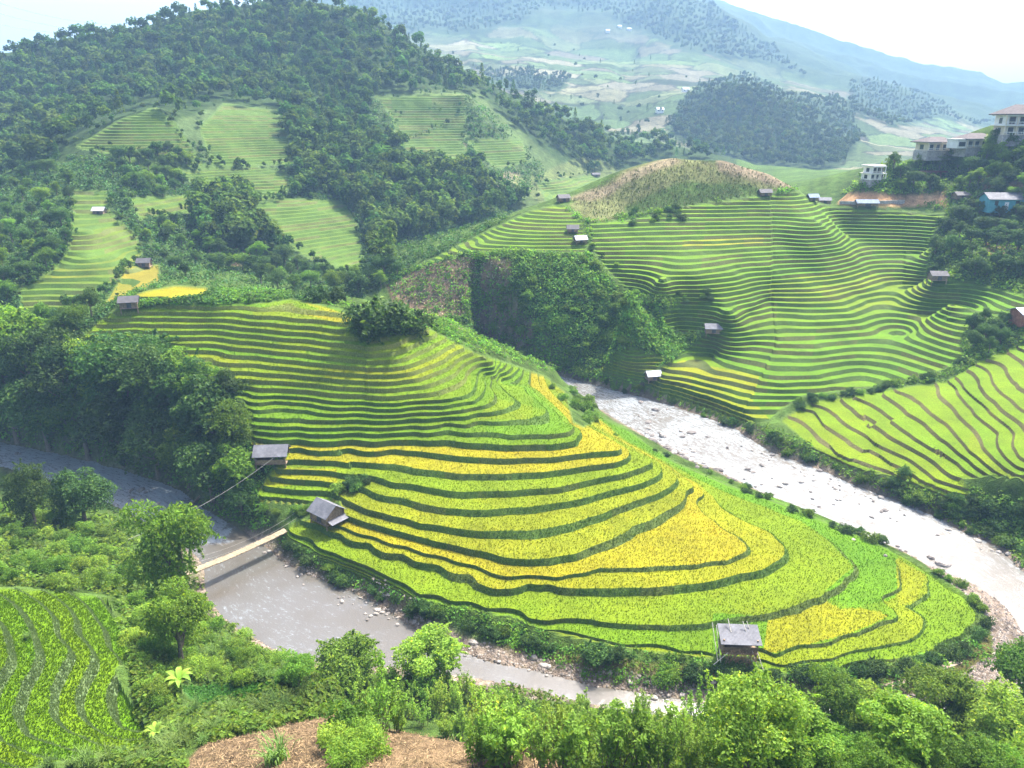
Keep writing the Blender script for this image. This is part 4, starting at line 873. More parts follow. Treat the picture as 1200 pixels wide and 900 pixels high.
rocks([(500,755),(580,772),(680,795),(780,812),(840,820)], 50, 14, 5, .2, .8, 706, 'stone on the shingle bank below the hedge', 'stones on the shingle bank', .25)
rocks([(880,530),(960,562),(1040,590),(1110,622),(1170,650)], 36, 8, 4, .3, 1.3, 707, 'boulder at the foot of the right river bank', 'boulders under the right bank', .4)
rocks([(0,530),(80,550),(160,580),(220,612)], 22, 12, 6, .3, 1.1, 708, 'dark boulder in the brown rapids below the grove', 'boulders in the brown rapids', .7)
Pg, r = np.zeros((0, 3)), np.random.default_rng(5)
X = r.uniform(1040, 1240, 9000); Y = r.uniform(655, 845, 9000); Pg = hit(X, Y); gm = (nearest(gv[..., 0], Pg[:, 0], Pg[:, 1]) > .5) & (nearest(rd, Pg[:, 0], Pg[:, 1]) < .2); Pg = Pg[gm]
X = r.uniform(280, 860, 9000); Y = r.uniform(630, 830, 9000); P2 = hit(X, Y); gm = (nearest(gv[..., 0], P2[:, 0], P2[:, 1]) > .5) & (nearest(rd, P2[:, 0], P2[:, 1]) < .2); Pg = np.concatenate([Pg, P2[gm]])
s = .08 * (3.5 ** r.uniform(size=len(Pg))); O = np.array([(1, 0, 0), (0, 1, 0), (-1, 0, 0), (0, -1, 0), (0, 0, .7), (0, 0, -.7)]); V = (O[None] * r.uniform(.6, 1.3, (len(Pg), 6, 1)) * s[:, None, None] + Pg[:, None]).reshape(-1, 3)
T = np.array([(0, 1, 4), (1, 2, 4), (2, 3, 4), (3, 0, 4), (1, 0, 5), (2, 1, 5), (3, 2, 5), (0, 3, 5)]); T = (T[None] + 6 * np.arange(len(Pg))[:, None, None]).reshape(-1, 3); cg = np.repeat(np.array([.25, .21, .175]) * r.uniform(.5, 1.5, (len(Pg), 1)), 6, 0)
b = NB('pebbles'); tag(obj('gravel', npmesh('gravel', V, [T], b.surf(b.attr(), .85, .2), cg)), 'loose pinkish shingle on the river banks', 'gravel', kind='stuff')
# ------------------------------------------------------------------ vegetation: leaf cards gathered in clumps
def leafmat(name, base, transl=0.35, jitter=0.35, rough=0.65, spec=.15):
    b = NB(name); r = b.n('ShaderNodeObjectInfo').outputs['Random']
    c = b.mix(1.0, b.attr(), base, 'MULTIPLY')
    hs = b.n('ShaderNodeHueSaturation'); b.set(hs.inputs['Hue'], b.ramp(r, 0, 1, .485, .515)); b.set(hs.inputs['Saturation'], 1.0); b.set(hs.inputs['Value'], b.ramp(b.math('FRACT', b.math('MULTIPLY', r, 7.31)), 0, 1, 1 - jitter, 1 + jitter)); b.set(hs.inputs['Color'], c)
    tc = b.mix(1.0, hs.outputs[0], (1.5, 1.55, .7), 'MULTIPLY')
    return b.surf(hs.outputs[0], rough, spec, None, transl, tc)
MLEAF = leafmat('leaves_dark', (.048, .100, .020), .3)
MLEAF2 = leafmat('leaves_mid', (.105, .190, .022), .42)
MLEAF3 = leafmat('leaves_bright', (.180, .280, .038), .45, .25)
MFOREST = leafmat('leaves_forest', (.074, .120, .026), .32, .45, .9, .03)
MGRASS = leafmat('leaves_grass', (.13, .20, .055), .4, .25)
b = NB('bark'); MBARK = b.surf(b.mix(b.ramp(b.noise(6, 4), .35, .65), (.10, .075, .05), (.19, .16, .12)), .9, .1, b.bump(b.noise(12, 3), .6, .05))
def unit(v): return v / (np.linalg.norm(v, axis=1, keepdims=True) + 1e-9)
def cards(C, N, L, W, r, col=None, droop=0.25):
    n = len(C); N = unit(N); T = unit(np.cross(N, r.normal(size=(n, 3)))); T[:, 2] -= droop; T = unit(T); B = unit(np.cross(N, T))
    L = np.broadcast_to(L, n)[:, None]; W = np.broadcast_to(W, n)[:, None]
    V = np.stack([C - T * L * .5, C + B * W * .5 + N * W * .1, C + T * L * .5 - N * L * .12, C - B * W * .5 + N * W * .1], 1).reshape(-1, 3)
    Q = np.arange(4 * n).reshape(n, 4)
    if col is None: col = np.ones((n, 3))
    return V, Q, np.repeat(col, 4, 0)
def leafcol(n, r, spread=.3, yellow=.12):
    v = r.uniform(1 - spread, 1 + spread, n); y = r.uniform(0, 1, n) < yellow
    c = np.stack([v, v, v], 1); c[y] *= np.array([1.7, 1.35, .8]); return c
def tube(pth, rad, k=6):
    pth = np.array(pth, float); n = len(pth); V = []; 
    for i in range(n):
        t = pth[min(i + 1, n - 1)] - pth[max(i - 1, 0)]; t /= np.linalg.norm(t) + 1e-9
        a = np.cross(t, [0.31, 0.9, 0.2]); a /= np.linalg.norm(a); c = np.cross(t, a)
        for j in range(k):
            g = 2 * math.pi * j / k; V.append(pth[i] + rad[i] * (math.cos(g) * a + math.sin(g) * c))
    Fq = [[i * k + j, i * k + (j + 1) % k, (i + 1) * k + (j + 1) % k, (i + 1) * k + j] for i in range(n - 1) for j in range(k)]
    V.append(pth[0]); V.append(pth[-1])
    return np.array(V), np.array(Fq), np.array([[j, (j + 1) % k, n * k] for j in range(k)] + [[(n - 1) * k + (j + 1) % k, (n - 1) * k + j, n * k + 1] for j in range(k)])
def join(lst):
    Vs, Q, T, o = [], [], [], 0
    for v, q, t in lst:
        Vs.append(v); Q.append(q + o); T.append(t + o); o += len(v)
    return np.concatenate(Vs), [np.concatenate(Q), np.concatenate(T)]
def crown_clumps(r, rx, rz, zc, n, rc):
    """clump centres of an uneven crown"""
    d = unit(r.normal(size=(n, 3))); d[:, 2] = np.abs(d[:, 2]) * np.where(r.uniform(size=n) < .25, -0.7, 1)
    k = r.uniform(.35, 1.0, n)[:, None] ** .6
    c = d * k * np.array([rx, rx, rz]) * r.uniform(.85, 1.18, (n, 1)); c[:, 2] += zc
    return c, rc * r.uniform(.55, 1.45, n)
def crown(r, cl, cr, per, leaf, flat=.75, yellow=.1, sprays=0):
    C, N = [], []
    for c, q in zip(cl, cr):
        m = int(per * (q / cr.mean()) ** 2); d = unit(r.normal(size=(m, 3)) + np.array([0, 0, .25])); rad = q * r.uniform(.35, 1.05, (m, 1)) ** .6
        C.append(c + d * rad * np.array([1, 1, flat])); N.append(d * .7 + r.normal(size=(m, 3)) * .55 + np.array([0, 0, .45]))
    if sprays:
        for q in range(sprays):
            k = r.integers(0, len(cl)); d = unit(r.normal(size=(1, 3)) * [1, 1, .7] + unit(cl[k][None] - cl.mean(0)) * .8)[0]; L = cr[k] * r.uniform(1.15, 1.9); t = r.uniform(.5, 1, 34)[:, None]
            C.append(cl[k] + d * L * t - np.array([0, 0, .22]) * L * t ** 2 + r.normal(size=(34, 3)) * .09 * cr[k] * (1.3 - t)); N.append(r.normal(size=(34, 3)) * .5 + [0, 0, .8])
    C = np.concatenate(C); N = np.concatenate(N); m = len(C); s = leaf * r.uniform(.6, 1.4, m); cl_v = leafcol(m, r, .3, yellow); cl_v *= (1 + .7 * fbm(C[:, 0] * 1.1 / (leaf * 5) + 50, (C[:, 1] + C[:, 2]) * 1.1 / (leaf * 5), 2, 5))[:, None]
    return cards(C, N, s, s * .58, r, cl_v)
def make_tree(seed, h, w, per, nclump, leaf, low=.35):
    """meshes of one broadleaf tree, h metres tall and w wide: trunk with limbs, crown"""
    r = np.random.default_rng(seed); zc = h * (low + (1 - low) * .45); rz = h * (1 - low) * .55
    cl, cr = crown_clumps(r, w * .40, rz * .85, zc, nclump, w * .19)
    V, Q, c = crown(r, cl, cr, per, leaf, .75, .1, 55)
    cm = npmesh('crown', V, [Q], None, c)
    top = np.array([r.normal() * .05 * w, r.normal() * .05 * w, zc + rz * .4]); r0 = h * .028
    tb = [tube([(0, 0, -.8), (0, 0, h * .15), top * .5 + [0.02 * h, 0, 0], top], [r0 * 1.5, r0, r0 * .7, r0 * .2])]
    for i in r.choice(len(cl), min(9, len(cl)), replace=False):
        s = np.array([0, 0, h * r.uniform(.2, .45)]); e = cl[i]; tb.append(tube([s, (s + e) / 2 + [0, 0, -.04 * h], e], [r0 * .5, r0 * .35, r0 * .1], 5))
    V, Fs = join(tb); tm = npmesh('trunk', V, Fs, MBARK, None, 'POINT', True)
    return tm, cm
def make_bush(seed, h, w, per, nclump, leaf, yellow=.1):
    r = np.random.default_rng(seed); cl, cr = crown_clumps(r, w * .36, h * .5, h * .42, nclump, w * .2)
    V, Q, c = crown(r, cl, cr, per, leaf, .8, yellow, 22); return npmesh('foliage', V, [Q], None, c)
def make_upright(seed, h, n, leaf):
    """a shrub of upright leafy stems"""
    r = np.random.default_rng(seed); tb, C, N = [], [], []
    for i in range(n):
        a = r.uniform(0, 6.28); lean = r.uniform(.1, .45); hh = h * r.uniform(.55, 1.05); b0 = r.normal(size=2) * .16
        p = [np.array([b0[0], b0[1], -.2])]
        for q in (.35, .7, 1.0): p.append(np.array([b0[0] + math.cos(a) * lean * hh * q ** 1.3, b0[1] + math.sin(a) * lean * hh * q ** 1.3, hh * q]))
        tb.append(tube(p, [.022, .016, .011, .004], 4))
        m = int(70 * hh / h); t = r.uniform(.22, 1.0, m) ** .8; pp = np.array(p); x = np.interp(t * 1, [0, .35, .7, 1], pp[:, 0]); y = np.interp(t, [0, .35, .7, 1], pp[:, 1]); z = np.interp(t, [0, .35, .7, 1], pp[:, 2])
        g = r.uniform(0, 6.28, m); o = np.stack([np.cos(g), np.sin(g), r.uniform(-.2, .6, m)], 1); rad = r.uniform(.04, .26, m)[:, None] * (1.25 - t[:, None] * .8)
        C.append(np.stack([x, y, z], 1) + o * rad); N.append(o * .5 + r.normal(size=(m, 3)) * .35 + [0, 0, .7])
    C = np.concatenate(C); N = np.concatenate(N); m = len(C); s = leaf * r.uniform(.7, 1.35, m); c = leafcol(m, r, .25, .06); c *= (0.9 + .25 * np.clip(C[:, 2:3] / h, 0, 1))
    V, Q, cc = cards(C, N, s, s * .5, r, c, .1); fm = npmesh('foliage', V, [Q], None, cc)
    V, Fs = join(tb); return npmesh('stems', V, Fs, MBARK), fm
def make_grass(seed, h, n, w=.035, spread=.45):
    r = np.random.default_rng(seed); Vs, Qs, Cs, o = [], [], [], 0
    for i in range(n):
        a = r.uniform(0, 6.28); b0 = r.normal(size=2) * .16; hh = h * r.uniform(.6, 1.1); out = spread * hh * r.uniform(.4, 1.5); d = np.array([math.cos(a), math.sin(a)]); s = np.array([-d[1], d[0]])
        row = []
        for q in (0, .35, .7, 1.0):
            p = b0 + d * out * q ** 1.8; z = hh * (q - .38 * q ** 3) ; ww = w * (1 - q * .9); row += [(p[0] - s[0] * ww, p[1] - s[1] * ww, z), (p[0] + s[0] * ww, p[1] + s[1] * ww, z)]
        Vs += row; Qs += [[o + 2 * k, o + 2 * k + 1, o + 2 * k + 3, o + 2 * k + 2] for k in range(3)]; v = r.uniform(.75, 1.25); Cs += [(v, v, v * .9)] * 8; o += 8
    return npmesh('blades', np.array(Vs), [np.array(Qs)], MGRASS, np.array(Cs))
def withmat(me, mat):
    m2 = me.copy(); m2.materials.clear(); m2.materials.append(mat); return m2
def instanced(me, mat, _c={}):
    k = (me.name, mat.name)
    if k not in _c: _c[k] = withmat(me, mat)
    return _c[k]
ORD = ['first', 'second', 'third', 'fourth', 'fifth', 'sixth', 'seventh', 'eighth', 'ninth', 'tenth', 'eleventh', 'twelfth', 'thirteenth', 'fourteenth', 'fifteenth', 'sixteenth', 'seventeenth', 'eighteenth', 'nineteenth']
TENS = ['', '', 'twent', 'thirt', 'fort', 'fift', 'sixt', 'sevent', 'eight', 'ninet']
def ordinal(i):
    if i < 19: return ORD[i]
    n = i + 1
    if n >= 100: return 'hundred and ' + ordinal(n - 101) if n > 100 else 'hundredth'
    return TENS[n // 10] + 'ieth' if n % 10 == 0 else TENS[n // 10] + 'y-' + ORD[n % 10 - 1]
def scatter(poly, n, mind, seed, dmin=0, dmax=1e9, tries=40):
    """points spread through an outline of the photograph, at least mind pixels apart, on the ground"""
    r = np.random.default_rng(seed); x0 = min(p[0] for p in poly); x1 = max(p[0] for p in poly); y0 = min(p[1] for p in poly); y1 = max(p[1] for p in poly)
    X = r.uniform(x0, x1, n * tries); Y = r.uniform(y0, y1, n * tries); m = in_poly(X + 20 * fbm(X / 22., Y / 22., 3, seed % 97), Y + 16 * fbm(X / 22., Y / 22., 3, 31 + seed % 89), poly); X, Y = X[m], Y[m]
    cell = {}; keep = []
    for i in range(len(X)):
        if len(keep) >= n: break
        ci, cj = int(X[i] // mind), int(Y[i] // mind); ok = True
        for a in (-1, 0, 1):
            for c in (-1, 0, 1):
                for (xx, yy) in cell.get((ci + a, cj + c), ()):
                    if (xx - X[i]) ** 2 + (yy - Y[i]) ** 2 < mind * mind: ok = False
        if ok: cell.setdefault((ci, cj), []).append((X[i], Y[i])); keep.append(i)
    if not keep: return np.zeros((0, 3)), np.zeros((0, 2))
    P3 = hit(X[keep], Y[keep]); m = (lookup(TA, P3[:, 0], P3[:, 1]) < .3) & (P3[:, 1] > dmin) & (P3[:, 1] < dmax) & (nearest(rd, P3[:, 0], P3[:, 1]) < 0)
    return P3[m], np.stack([X[keep], Y[keep]], 1)[m]
# ---- variants
TREES = [make_tree(20 + i, h, w, per, n, .38, low) for i, (h, w, per, n, low) in enumerate([(10, 8, 230, 22, .2), (11, 7, 230, 20, .25), (9, 8.5, 230, 24, .15), (12, 7.5, 230, 24, .22), (8, 6, 220, 18, .18)])]
FTREES = [make_tree(40 + i, h, w, per, n, .23, low) for i, (h, w, per, n, low) in enumerate([(7, 6, 430, 24, .12), (8, 5.5, 430, 22, .18), (6, 5, 420, 20, .15)])]
BUSH = [make_bush(60 + i, h, w, 95, n, .22) for i, (h, w, n) in enumerate([(2.2, 3.0, 14), (1.8, 2.6, 12), (2.6, 2.6, 14), (1.6, 3.2, 14)])]
NBUSH = [make_bush(70 + i, h, w, 210, n, .115) for i, (h, w, n) in enumerate([(1.8, 2.4, 16), (1.5, 2.0, 14), (2.2, 2.2, 16)])]
UPR = [make_upright(80 + i, h, n, .15) for i, (h, n) in enumerate([(2.4, 15), (2.0, 17), (2.8, 13), (1.7, 16)])]
GRS = [make_grass(90 + i, h, n) for i, (h, n) in enumerate([(1.6, 90), (1.3, 80), (1.9, 100)])]
# far trees: a few leaf masses each, single mesh
def make_far(seed, h, w, n, cone=False):
    r = np.random.default_rng(seed); d = unit(r.normal(size=(n, 3))); k = r.uniform(.5, 1, (n, 1)); z = r.uniform(0, 1, n)
    if cone: C = np.stack([d[:, 0] * w * .5 * (1 - z * .85), d[:, 1] * w * .5 * (1 - z * .85), h * (.15 + .85 * z)], 1)
    else:
        cl, cr = crown_clumps(r, w * .33, h * .32, h * .58, 7, w * .24); j = r.integers(0, 7, n); C = cl[j] + d * cr[j][:, None] * k
    N = d + np.array([0, 0, .6]) + r.normal(size=(n, 3)) * .4; s = w * .17 * r.uniform(.7, 1.3, n)
    V, Q, c = cards(C, N, s, s * .8, r, leafcol(n, r, .3, .05), .1); return V, Q, c
FAR = [make_far(110 + i, h, w, 230, cone) for i, (h, w, cone) in enumerate([(8, 6.5, False), (9, 5.5, False), (7, 6.5, False), (10, 6, False), (9, 4, True), (6, 6, False)])]
FARM = [npmesh('far_tree', V, [Q], MFOREST, c) for V, Q, c in FAR]
def put(name, meshes, mats, pos, s, seed, parts=None, sz=None, parent_label=None):
    """a plant as an Empty with its parts, or a single mesh"""
    r = np.random.default_rng(seed)
    if parts is None: o = bpy.data.objects.new(name, instanced(meshes, mats))
    else: o = bpy.data.objects.new(name, None); o.empty_display_size = .5
    COL.objects.link(o); o.location = (float(pos[0]), float(pos[1]), float(pos[2])); o.rotation_euler = (0, 0, float(r.uniform(0, 6.28)))
    o.scale = (s, s, sz if sz else s)
    if parts is not None:
        for pn, me, mt in zip(parts, meshes, mats):
            c = bpy.data.objects.new(pn, instanced(me, mt) if mt else me); COL.objects.link(c); c.parent = o
    return o
def base_h(me): return max(v.co.z for v in me.vertices)
TH = [base_h(c) for t, c in TREES]; FH = [base_h(c) for t, c in FTREES]; BH = [base_h(m) for m in BUSH]; NH = [base_h(m) for m in NBUSH]; UH = [base_h(m[1]) for m in UPR]
def dist3(p): return math.sqrt(p[0] ** 2 + p[1] ** 2 + (p[2] - CAMH) ** 2)
def px2m(p, n): return n * dist3(p) / F
seedc = [1000]
def tree_px(px, py, hpx, label, group=None, mat=None, near=False, wide=1.0, var=None):
    p = hit(px, py)[0]; seedc[0] += 1; lib, HH = (FTREES, FH) if near else (TREES, TH); i = seedc[0] % len(lib) if var is None else var
    hm = px2m(p, hpx) / max(.5, math.cos(math.atan2(CAMH - p[2], p[1]))) ; s = hm / HH[i]
    o = put('broadleaf_tree', lib[i], (None, mat or MLEAF), p - np.array([0, 0, .1]), s * wide, seedc[0], ('trunk', 'crown'), s)
    tag(o, label, 'tree', group); return o
def shrub_at(p, hm, label, group, mat, near=False, name='shrub', wide=1.0):
    seedc[0] += 1; lib, HH = (NBUSH, NH) if near else (BUSH, BH); i = seedc[0] % len(lib); s = hm / HH[i]
    o = put(name, lib[i], mat, p - np.array([0, 0, .12 * hm]), s * wide, seedc[0], None, s); tag(o, label, 'shrub', group); return o
# ---- single trees one can point to
T1 = [
 (100,612,74,'round dark tree on the near bank below the rapids','dark',1.15,0), (42,615,82,'tall dark tree by the frame edge above the near bank','dark',.8,3), (216,722,150,'large spreading tree beside the near end of the bamboo bridge','mid',.8,1),
 (214,780,98,'dark round-topped tree between the rice corner and the shining river','mid',.85,1), (505,803,66,'small yellowish tree leaning over the stony water edge','bright',1.1,2), (412,808,60,'low dark tree at the water left of the yellowish tree','mid',1.2,2),
 (350,806,40,'small round tree on the near bank where the river narrows','mid',1.3,4),
 (876,905,112,'big pale green tree with yellow tips at the bottom edge','bright',1.05,0), (972,868,78,'grey-green slender tree below the lowest rice field','mid',.9,1), (1012,862,52,'small vivid green tree beside the grey-green slender tree','bright',1.0,2),
 (1095,862,74,'open dark tree in front of the stony beach','mid',1.1,1), (1128,868,58,'dark leafy tree right of the open dark tree','dark',1.0,0), (1050,892,66,'yellow-green bushy tree at the bottom edge below the beach','bright',1.1,2),
 (1196,842,84,'tree half cut by the right frame edge beside the beach','mid',1.0,1), (1170,885,70,'olive green tree in the bottom right corner','bright',1.2,0), (930,898,60,'leafy bright tree low beside the big pale tree','bright',1.2,2),
]
MM = {'dark': MLEAF, 'mid': MLEAF2, 'bright': MLEAF3}
for px, py, h, lb, m, wd, v in T1: tree_px(px, py, h * .74, lb, None, MM[m], True, wd * 1.05, v % 3)
# ---- grove on the bank left of the terraced hill
GR = [(12,455,70),(38,440,52),(62,434,36),(20,500,80),(52,480,75),(88,458,46),(118,450,40),(150,452,46),(88,505,78),(122,490,76),(156,490,78),(186,468,60),(212,478,56),(190,512,78),(222,520,76),(248,500,56),(270,508,52),(252,545,72),(275,552,60),
      (20,530,66),(58,542,66),(104,552,68),(146,558,70),(186,572,70),(222,585,66),(250,604,62),(-25,500,80),(278,592,46),(284,618,40),(130,525,75),(-20,540,60)]
gl = sorted(range(len(GR)), key=lambda i: GR[i][0]); rank = {i: k for k, i in enumerate(gl)}
for i, (px, py, h) in enumerate(GR):
    tree_px(px, py - (14 if py > 500 else 0), h * 1.12, '%s dark tree from the left in the bank grove beside the rapids' % ordinal(rank[i]), 'grove trees on the far river bank', MLEAF if i % 3 else MLEAF2, False, 1.0)
# ---- round bushes crowning the middle hill
for i, (px, py, h, lb) in enumerate([(428,386,30,'left bush of the dark clump crowning the terraced hill'), (448,390,40,'tallest bush in the dark clump crowning the terraced hill'), (470,388,34,'right middle bush of the dark clump crowning the terraced hill'),
                                     (484,385,24,'rightmost small bush of the dark clump crowning the terraced hill'), (440,395,26,'front bush of the dark clump crowning the terraced hill'), (375,352,16,'small round tree standing behind the yellow top field'), (394,354,18,'second round tree behind the yellow top field, right of the first')]):
    p = hit(px, py)[0]; shrub_at(p, px2m(p, h) * 1.25, lb, None, MLEAF, False, 'bush', 1.1)
def row(line, n, hm, tmpl, group, mat, seed, jit=3, near=False, wide=1.1, name='shrub'):
    """shrubs along a line of the photograph"""
    r = np.random.default_rng(seed); L = np.array(line, float); s = np.concatenate([[0], np.cumsum(np.hypot(*np.diff(L, axis=0).T))]); t = np.sort(r.uniform(0, s[-1], n))
    x = np.interp(t, s, L[:, 0]) + r.normal(size=n) * jit; y = np.interp(t, s, L[:, 1]) + r.normal(size=n) * jit * .6; Pp = hit(x, y)
    o = [i for i in np.argsort(x) if nearest(rd, [Pp[i, 0]], [Pp[i, 1]])[0] <= .3]
    for k, i in enumerate(o):
        shrub_at(Pp[i], hm * r.uniform(.65, 1.3), tmpl % ordinal(k), group, mat if r.uniform() < .7 else MLEAF2, near, name, wide)
row([(338,640),(365,660),(400,680),(440,698),(480,712),(520,724),(560,738),(600,750),(650,760)], 38, 1.35, '%s shrub from the left in the hedge below the lowest rice field', 'hedge shrubs on the inner river bank', MLEAF, 201)
row([(680,772),(710,772),(735,768)], 6, 1.9, '%s round shrub of the bank clump left of the stilt hut', 'bank shrub clump left of the stilt hut', MLEAF, 202, 5)
row([(775,790),(800,795),(840,790),(880,795),(930,800),(980,795),(1030,790),(1075,782),(1120,765),(1150,745),(1160,728)], 34, 1.5, '%s shrub from the left along the grassy point below the stilt hut', 'shrubs on the grassy river point', MLEAF, 203, 4)
row([(1150,715),(1130,692),(1100,672)], 9, 1.0, '%s low shrub on the rim of the outermost field', 'low shrubs on the outer field rim', MLEAF2, 204, 2)
row([(1048,642),(1010,630),(980,620),(950,606),(930,598)], 13, 1.3, '%s dark shrub between the green strip and the white rapids', 'shrubs between green strip and rapids', MLEAF, 205, 3)
row([(700,505),(760,525),(820,552),(840,560),(900,585)], 12, .9, '%s small shrub on the rocky edge of the green strip', 'small shrubs on the rocky strip edge', MLEAF, 206, 3)
row([(640,448),(660,462),(676,478),(690,492),(668,455),(690,470)], 16, 1.8, '%s shrub on the brow where the terraced hill meets the rapids', 'shrubs on the brow of the terraced hill', MLEAF2, 207, 5)
row([(385,583),(400,578),(412,570),(422,562)], 8, 1.5, '%s dark shrub in the gap above the hut at the bridge', 'dark shrubs above the bridge hut', MLEAF, 208, 4)
row([(296,590),(310,598),(330,606),(350,602),(380,600)], 9, 1.1, '%s low shrub on the bank beside the bridge gate', 'low shrubs beside the bridge gate', MLEAF2, 209, 4)
row([(700,452),(760,468),(830,492),(880,505),(930,525),(960,545),(1010,562),(1060,585),(1100,605),(1150,625),(1200,650)], 44, 1.5, '%s shrub upstream to downstream on the right river bank', 'shrubs on the right river bank', MLEAF, 210, 6)
row([(1030,560),(1090,590),(1140,600),(1200,600),(1180,620),(1120,598)], 22, 1.9, '%s tall shrub below the bright right-bank terraces', 'tall shrubs below the right-bank terraces', MLEAF, 211, 9)
row([(905,497),(935,480),(960,466),(1000,462),(1040,455),(1075,448),(1100,440),(1130,425)], 24, 1.5, '%s shrub in the gully between the two right-hand terrace fields', 'shrubs in the terrace gully', MLEAF, 212, 3)
row([(735,252),(760,246),(800,248),(812,250),(780,258),(740,262)], 14, 1.7, '%s dark shrub in the belt under the bare hilltop', 'dark shrubs under the bare hilltop', MLEAF, 213, 3)
row([(690,285),(715,318),(745,345),(790,345),(840,350)], 13, 1.3, '%s shrub on the line parting the terraces of the far slope', 'shrubs parting the far slope terraces', MLEAF, 214, 4)
row([(180,355),(230,352),(290,352),(320,350)], 10, .9, '%s low shrub on the bank under the small yellow field', 'low shrubs under the small yellow field', MLEAF2, 215, 2)
Pp, q = scatter([(600,330),(690,305),(745,370),(748,420),(690,440),(600,425),(560,400)], 36, 12, 221, 150, 215); o = np.argsort(q[:, 0])
for k, i in enumerate(o): shrub_at(Pp[i], np.random.default_rng(i).uniform(1.6, 3.2), '%s shrub from the left on the steep brown scrub face' % ordinal(k), 'shrubs on the steep scrub face', MLEAF2, False, 'shrub', 1.2)
EDGE = []
for ti, t in enumerate([t for t in TER if t['name'] == 'l' and t['poly'][0] != (150, 312)]):
    pl = np.array(smooth(t['poly'], True, 2)); pl = np.concatenate([pl, pl[:1]]); sl = np.concatenate([[0], np.cumsum(np.hypot(*np.diff(pl, axis=0).T))]); r_e = np.random.default_rng(240 + ti); n_e = int(sl[-1] / 6); te = r_e.uniform(0, sl[-1], n_e)
    q = hit(np.interp(te, sl, pl[:, 0]) + r_e.normal(size=n_e) * 3.5, np.interp(te, sl, pl[:, 1]) + r_e.normal(size=n_e) * 2); EDGE.append(q[(q[:, 1] > t['D'][0]) & (q[:, 1] < t['D'][1])])
EDGE = np.concatenate(EDGE); r_e = np.random.default_rng(77); EDGEh = r_e.uniform(1.2, 3.6, len(EDGE))
# ---- trees round the villas and on the right slope
Pp, q = scatter([(1005,226),(1030,205),(1050,180),(1090,178),(1140,178),(1205,160),(1205,235),(1110,225),(1060,228)], 64, 11, 222, 190, 275); kf = np.all([np.hypot((q[:, 0] - a) * .6, q[:, 1] - c) > 13 for a, c in ((1093, 210), (1093, 180), (1140, 176), (1192, 160), (1022, 212))], 0); Pp, q = Pp[kf], q[kf]; o = np.argsort(q[:, 0]); r_ = np.random.default_rng(9)
for k, i in enumerate(o):
    p = Pp[i]; seedc[0] += 1; j = seedc[0] % 5; s = r_.uniform(3.2, 6.0) / TH[j]
    tag(put('broadleaf_tree', TREES[j], (None, MLEAF2 if k % 2 else MLEAF), p, s * 1.2, seedc[0], ('trunk', 'crown'), s), '%s tree from the left on the slope of the villas' % ordinal(k), 'tree', 'trees on the villa slope')
Pp, q = scatter([(1095,262),(1130,248),(1205,250),(1205,325),(1140,325),(1090,318),(1100,285)], 40, 11, 223, 140, 240); o = np.argsort(q[:, 0])
for k, i in enumerate(o):
    p = Pp[i]; seedc[0] += 1; j = seedc[0] % 5; s = r_.uniform(3.0, 5.5) / TH[j]
    tag(put('broadleaf_tree', TREES[j], (None, MLEAF), p, s * 1.2, seedc[0], ('trunk', 'crown'), s), '%s tree from the left in the wood below the teal house' % ordinal(k), 'tree', 'trees below the teal house')
Pp, q = scatter([(1128,385),(1150,372),(1172,380),(1175,402),(1150,420),(1130,410)], 9, 12, 224, 120, 220); o = np.argsort(q[:, 0])
for k, i in enumerate(o):
    p = Pp[i]; seedc[0] += 1; j = seedc[0] % 5; s = r_.uniform(3.0, 5.0) / TH[j]
    tag(put('broadleaf_tree', TREES[j], (None, MLEAF), p, s * 1.1, seedc[0], ('trunk', 'crown'), s), '%s tree of the copse above the bright right-bank terraces' % ordinal(k), 'tree', 'copse above the right-bank terraces')
# ---- woods left of and behind the middle hill
WD = [('wood beside the left terraces', [(-10,300),(0,200),(60,195),(84,225),(80,290),(55,318),(20,340),(0,372),(-10,380)], 44, 12, 4.2, 150, 330),
      ('dark wood on the left spur', [(130,190),(200,178),(225,205),(200,224),(150,225),(135,215)], 26, 9, 5.0, 200, 330),
      ('wood in the gully behind the yellow field', [(240,290),(300,300),(390,325),(430,325),(470,318),(440,345),(380,346),(300,332),(250,318)], 36, 11, 5.0, 170, 300),
      ('shrubby slope between the left terraces', [(168,228),(210,226),(285,242),(300,290),(250,310),(190,332),(172,300)], 34, 11, 3.4, 170, 320),
      ('trees at the foot of the left terraces', [(-10,385),(30,388),(100,362),(122,366),(75,412),(30,425),(-10,430)], 24, 14, 4.6, 120, 200)]
for nm, poly, n, md, hm, d0, d1 in WD:
    Pp, q = scatter(poly, n, md, 230 + n, d0, d1); o = np.argsort(q[:, 0])
    for k, i in enumerate(o):
        p = Pp[i]; seedc[0] += 1; j = seedc[0] % 5; s = hm * r_.uniform(.8, 1.3) / TH[j]
        tag(put('broadleaf_tree', TREES[j], (None, MLEAF if k % 3 else MLEAF2), p, s * 1.15, seedc[0], ('trunk', 'crown'), s), '%s tree from the left in the %s' % (ordinal(k), nm), 'tree', nm)
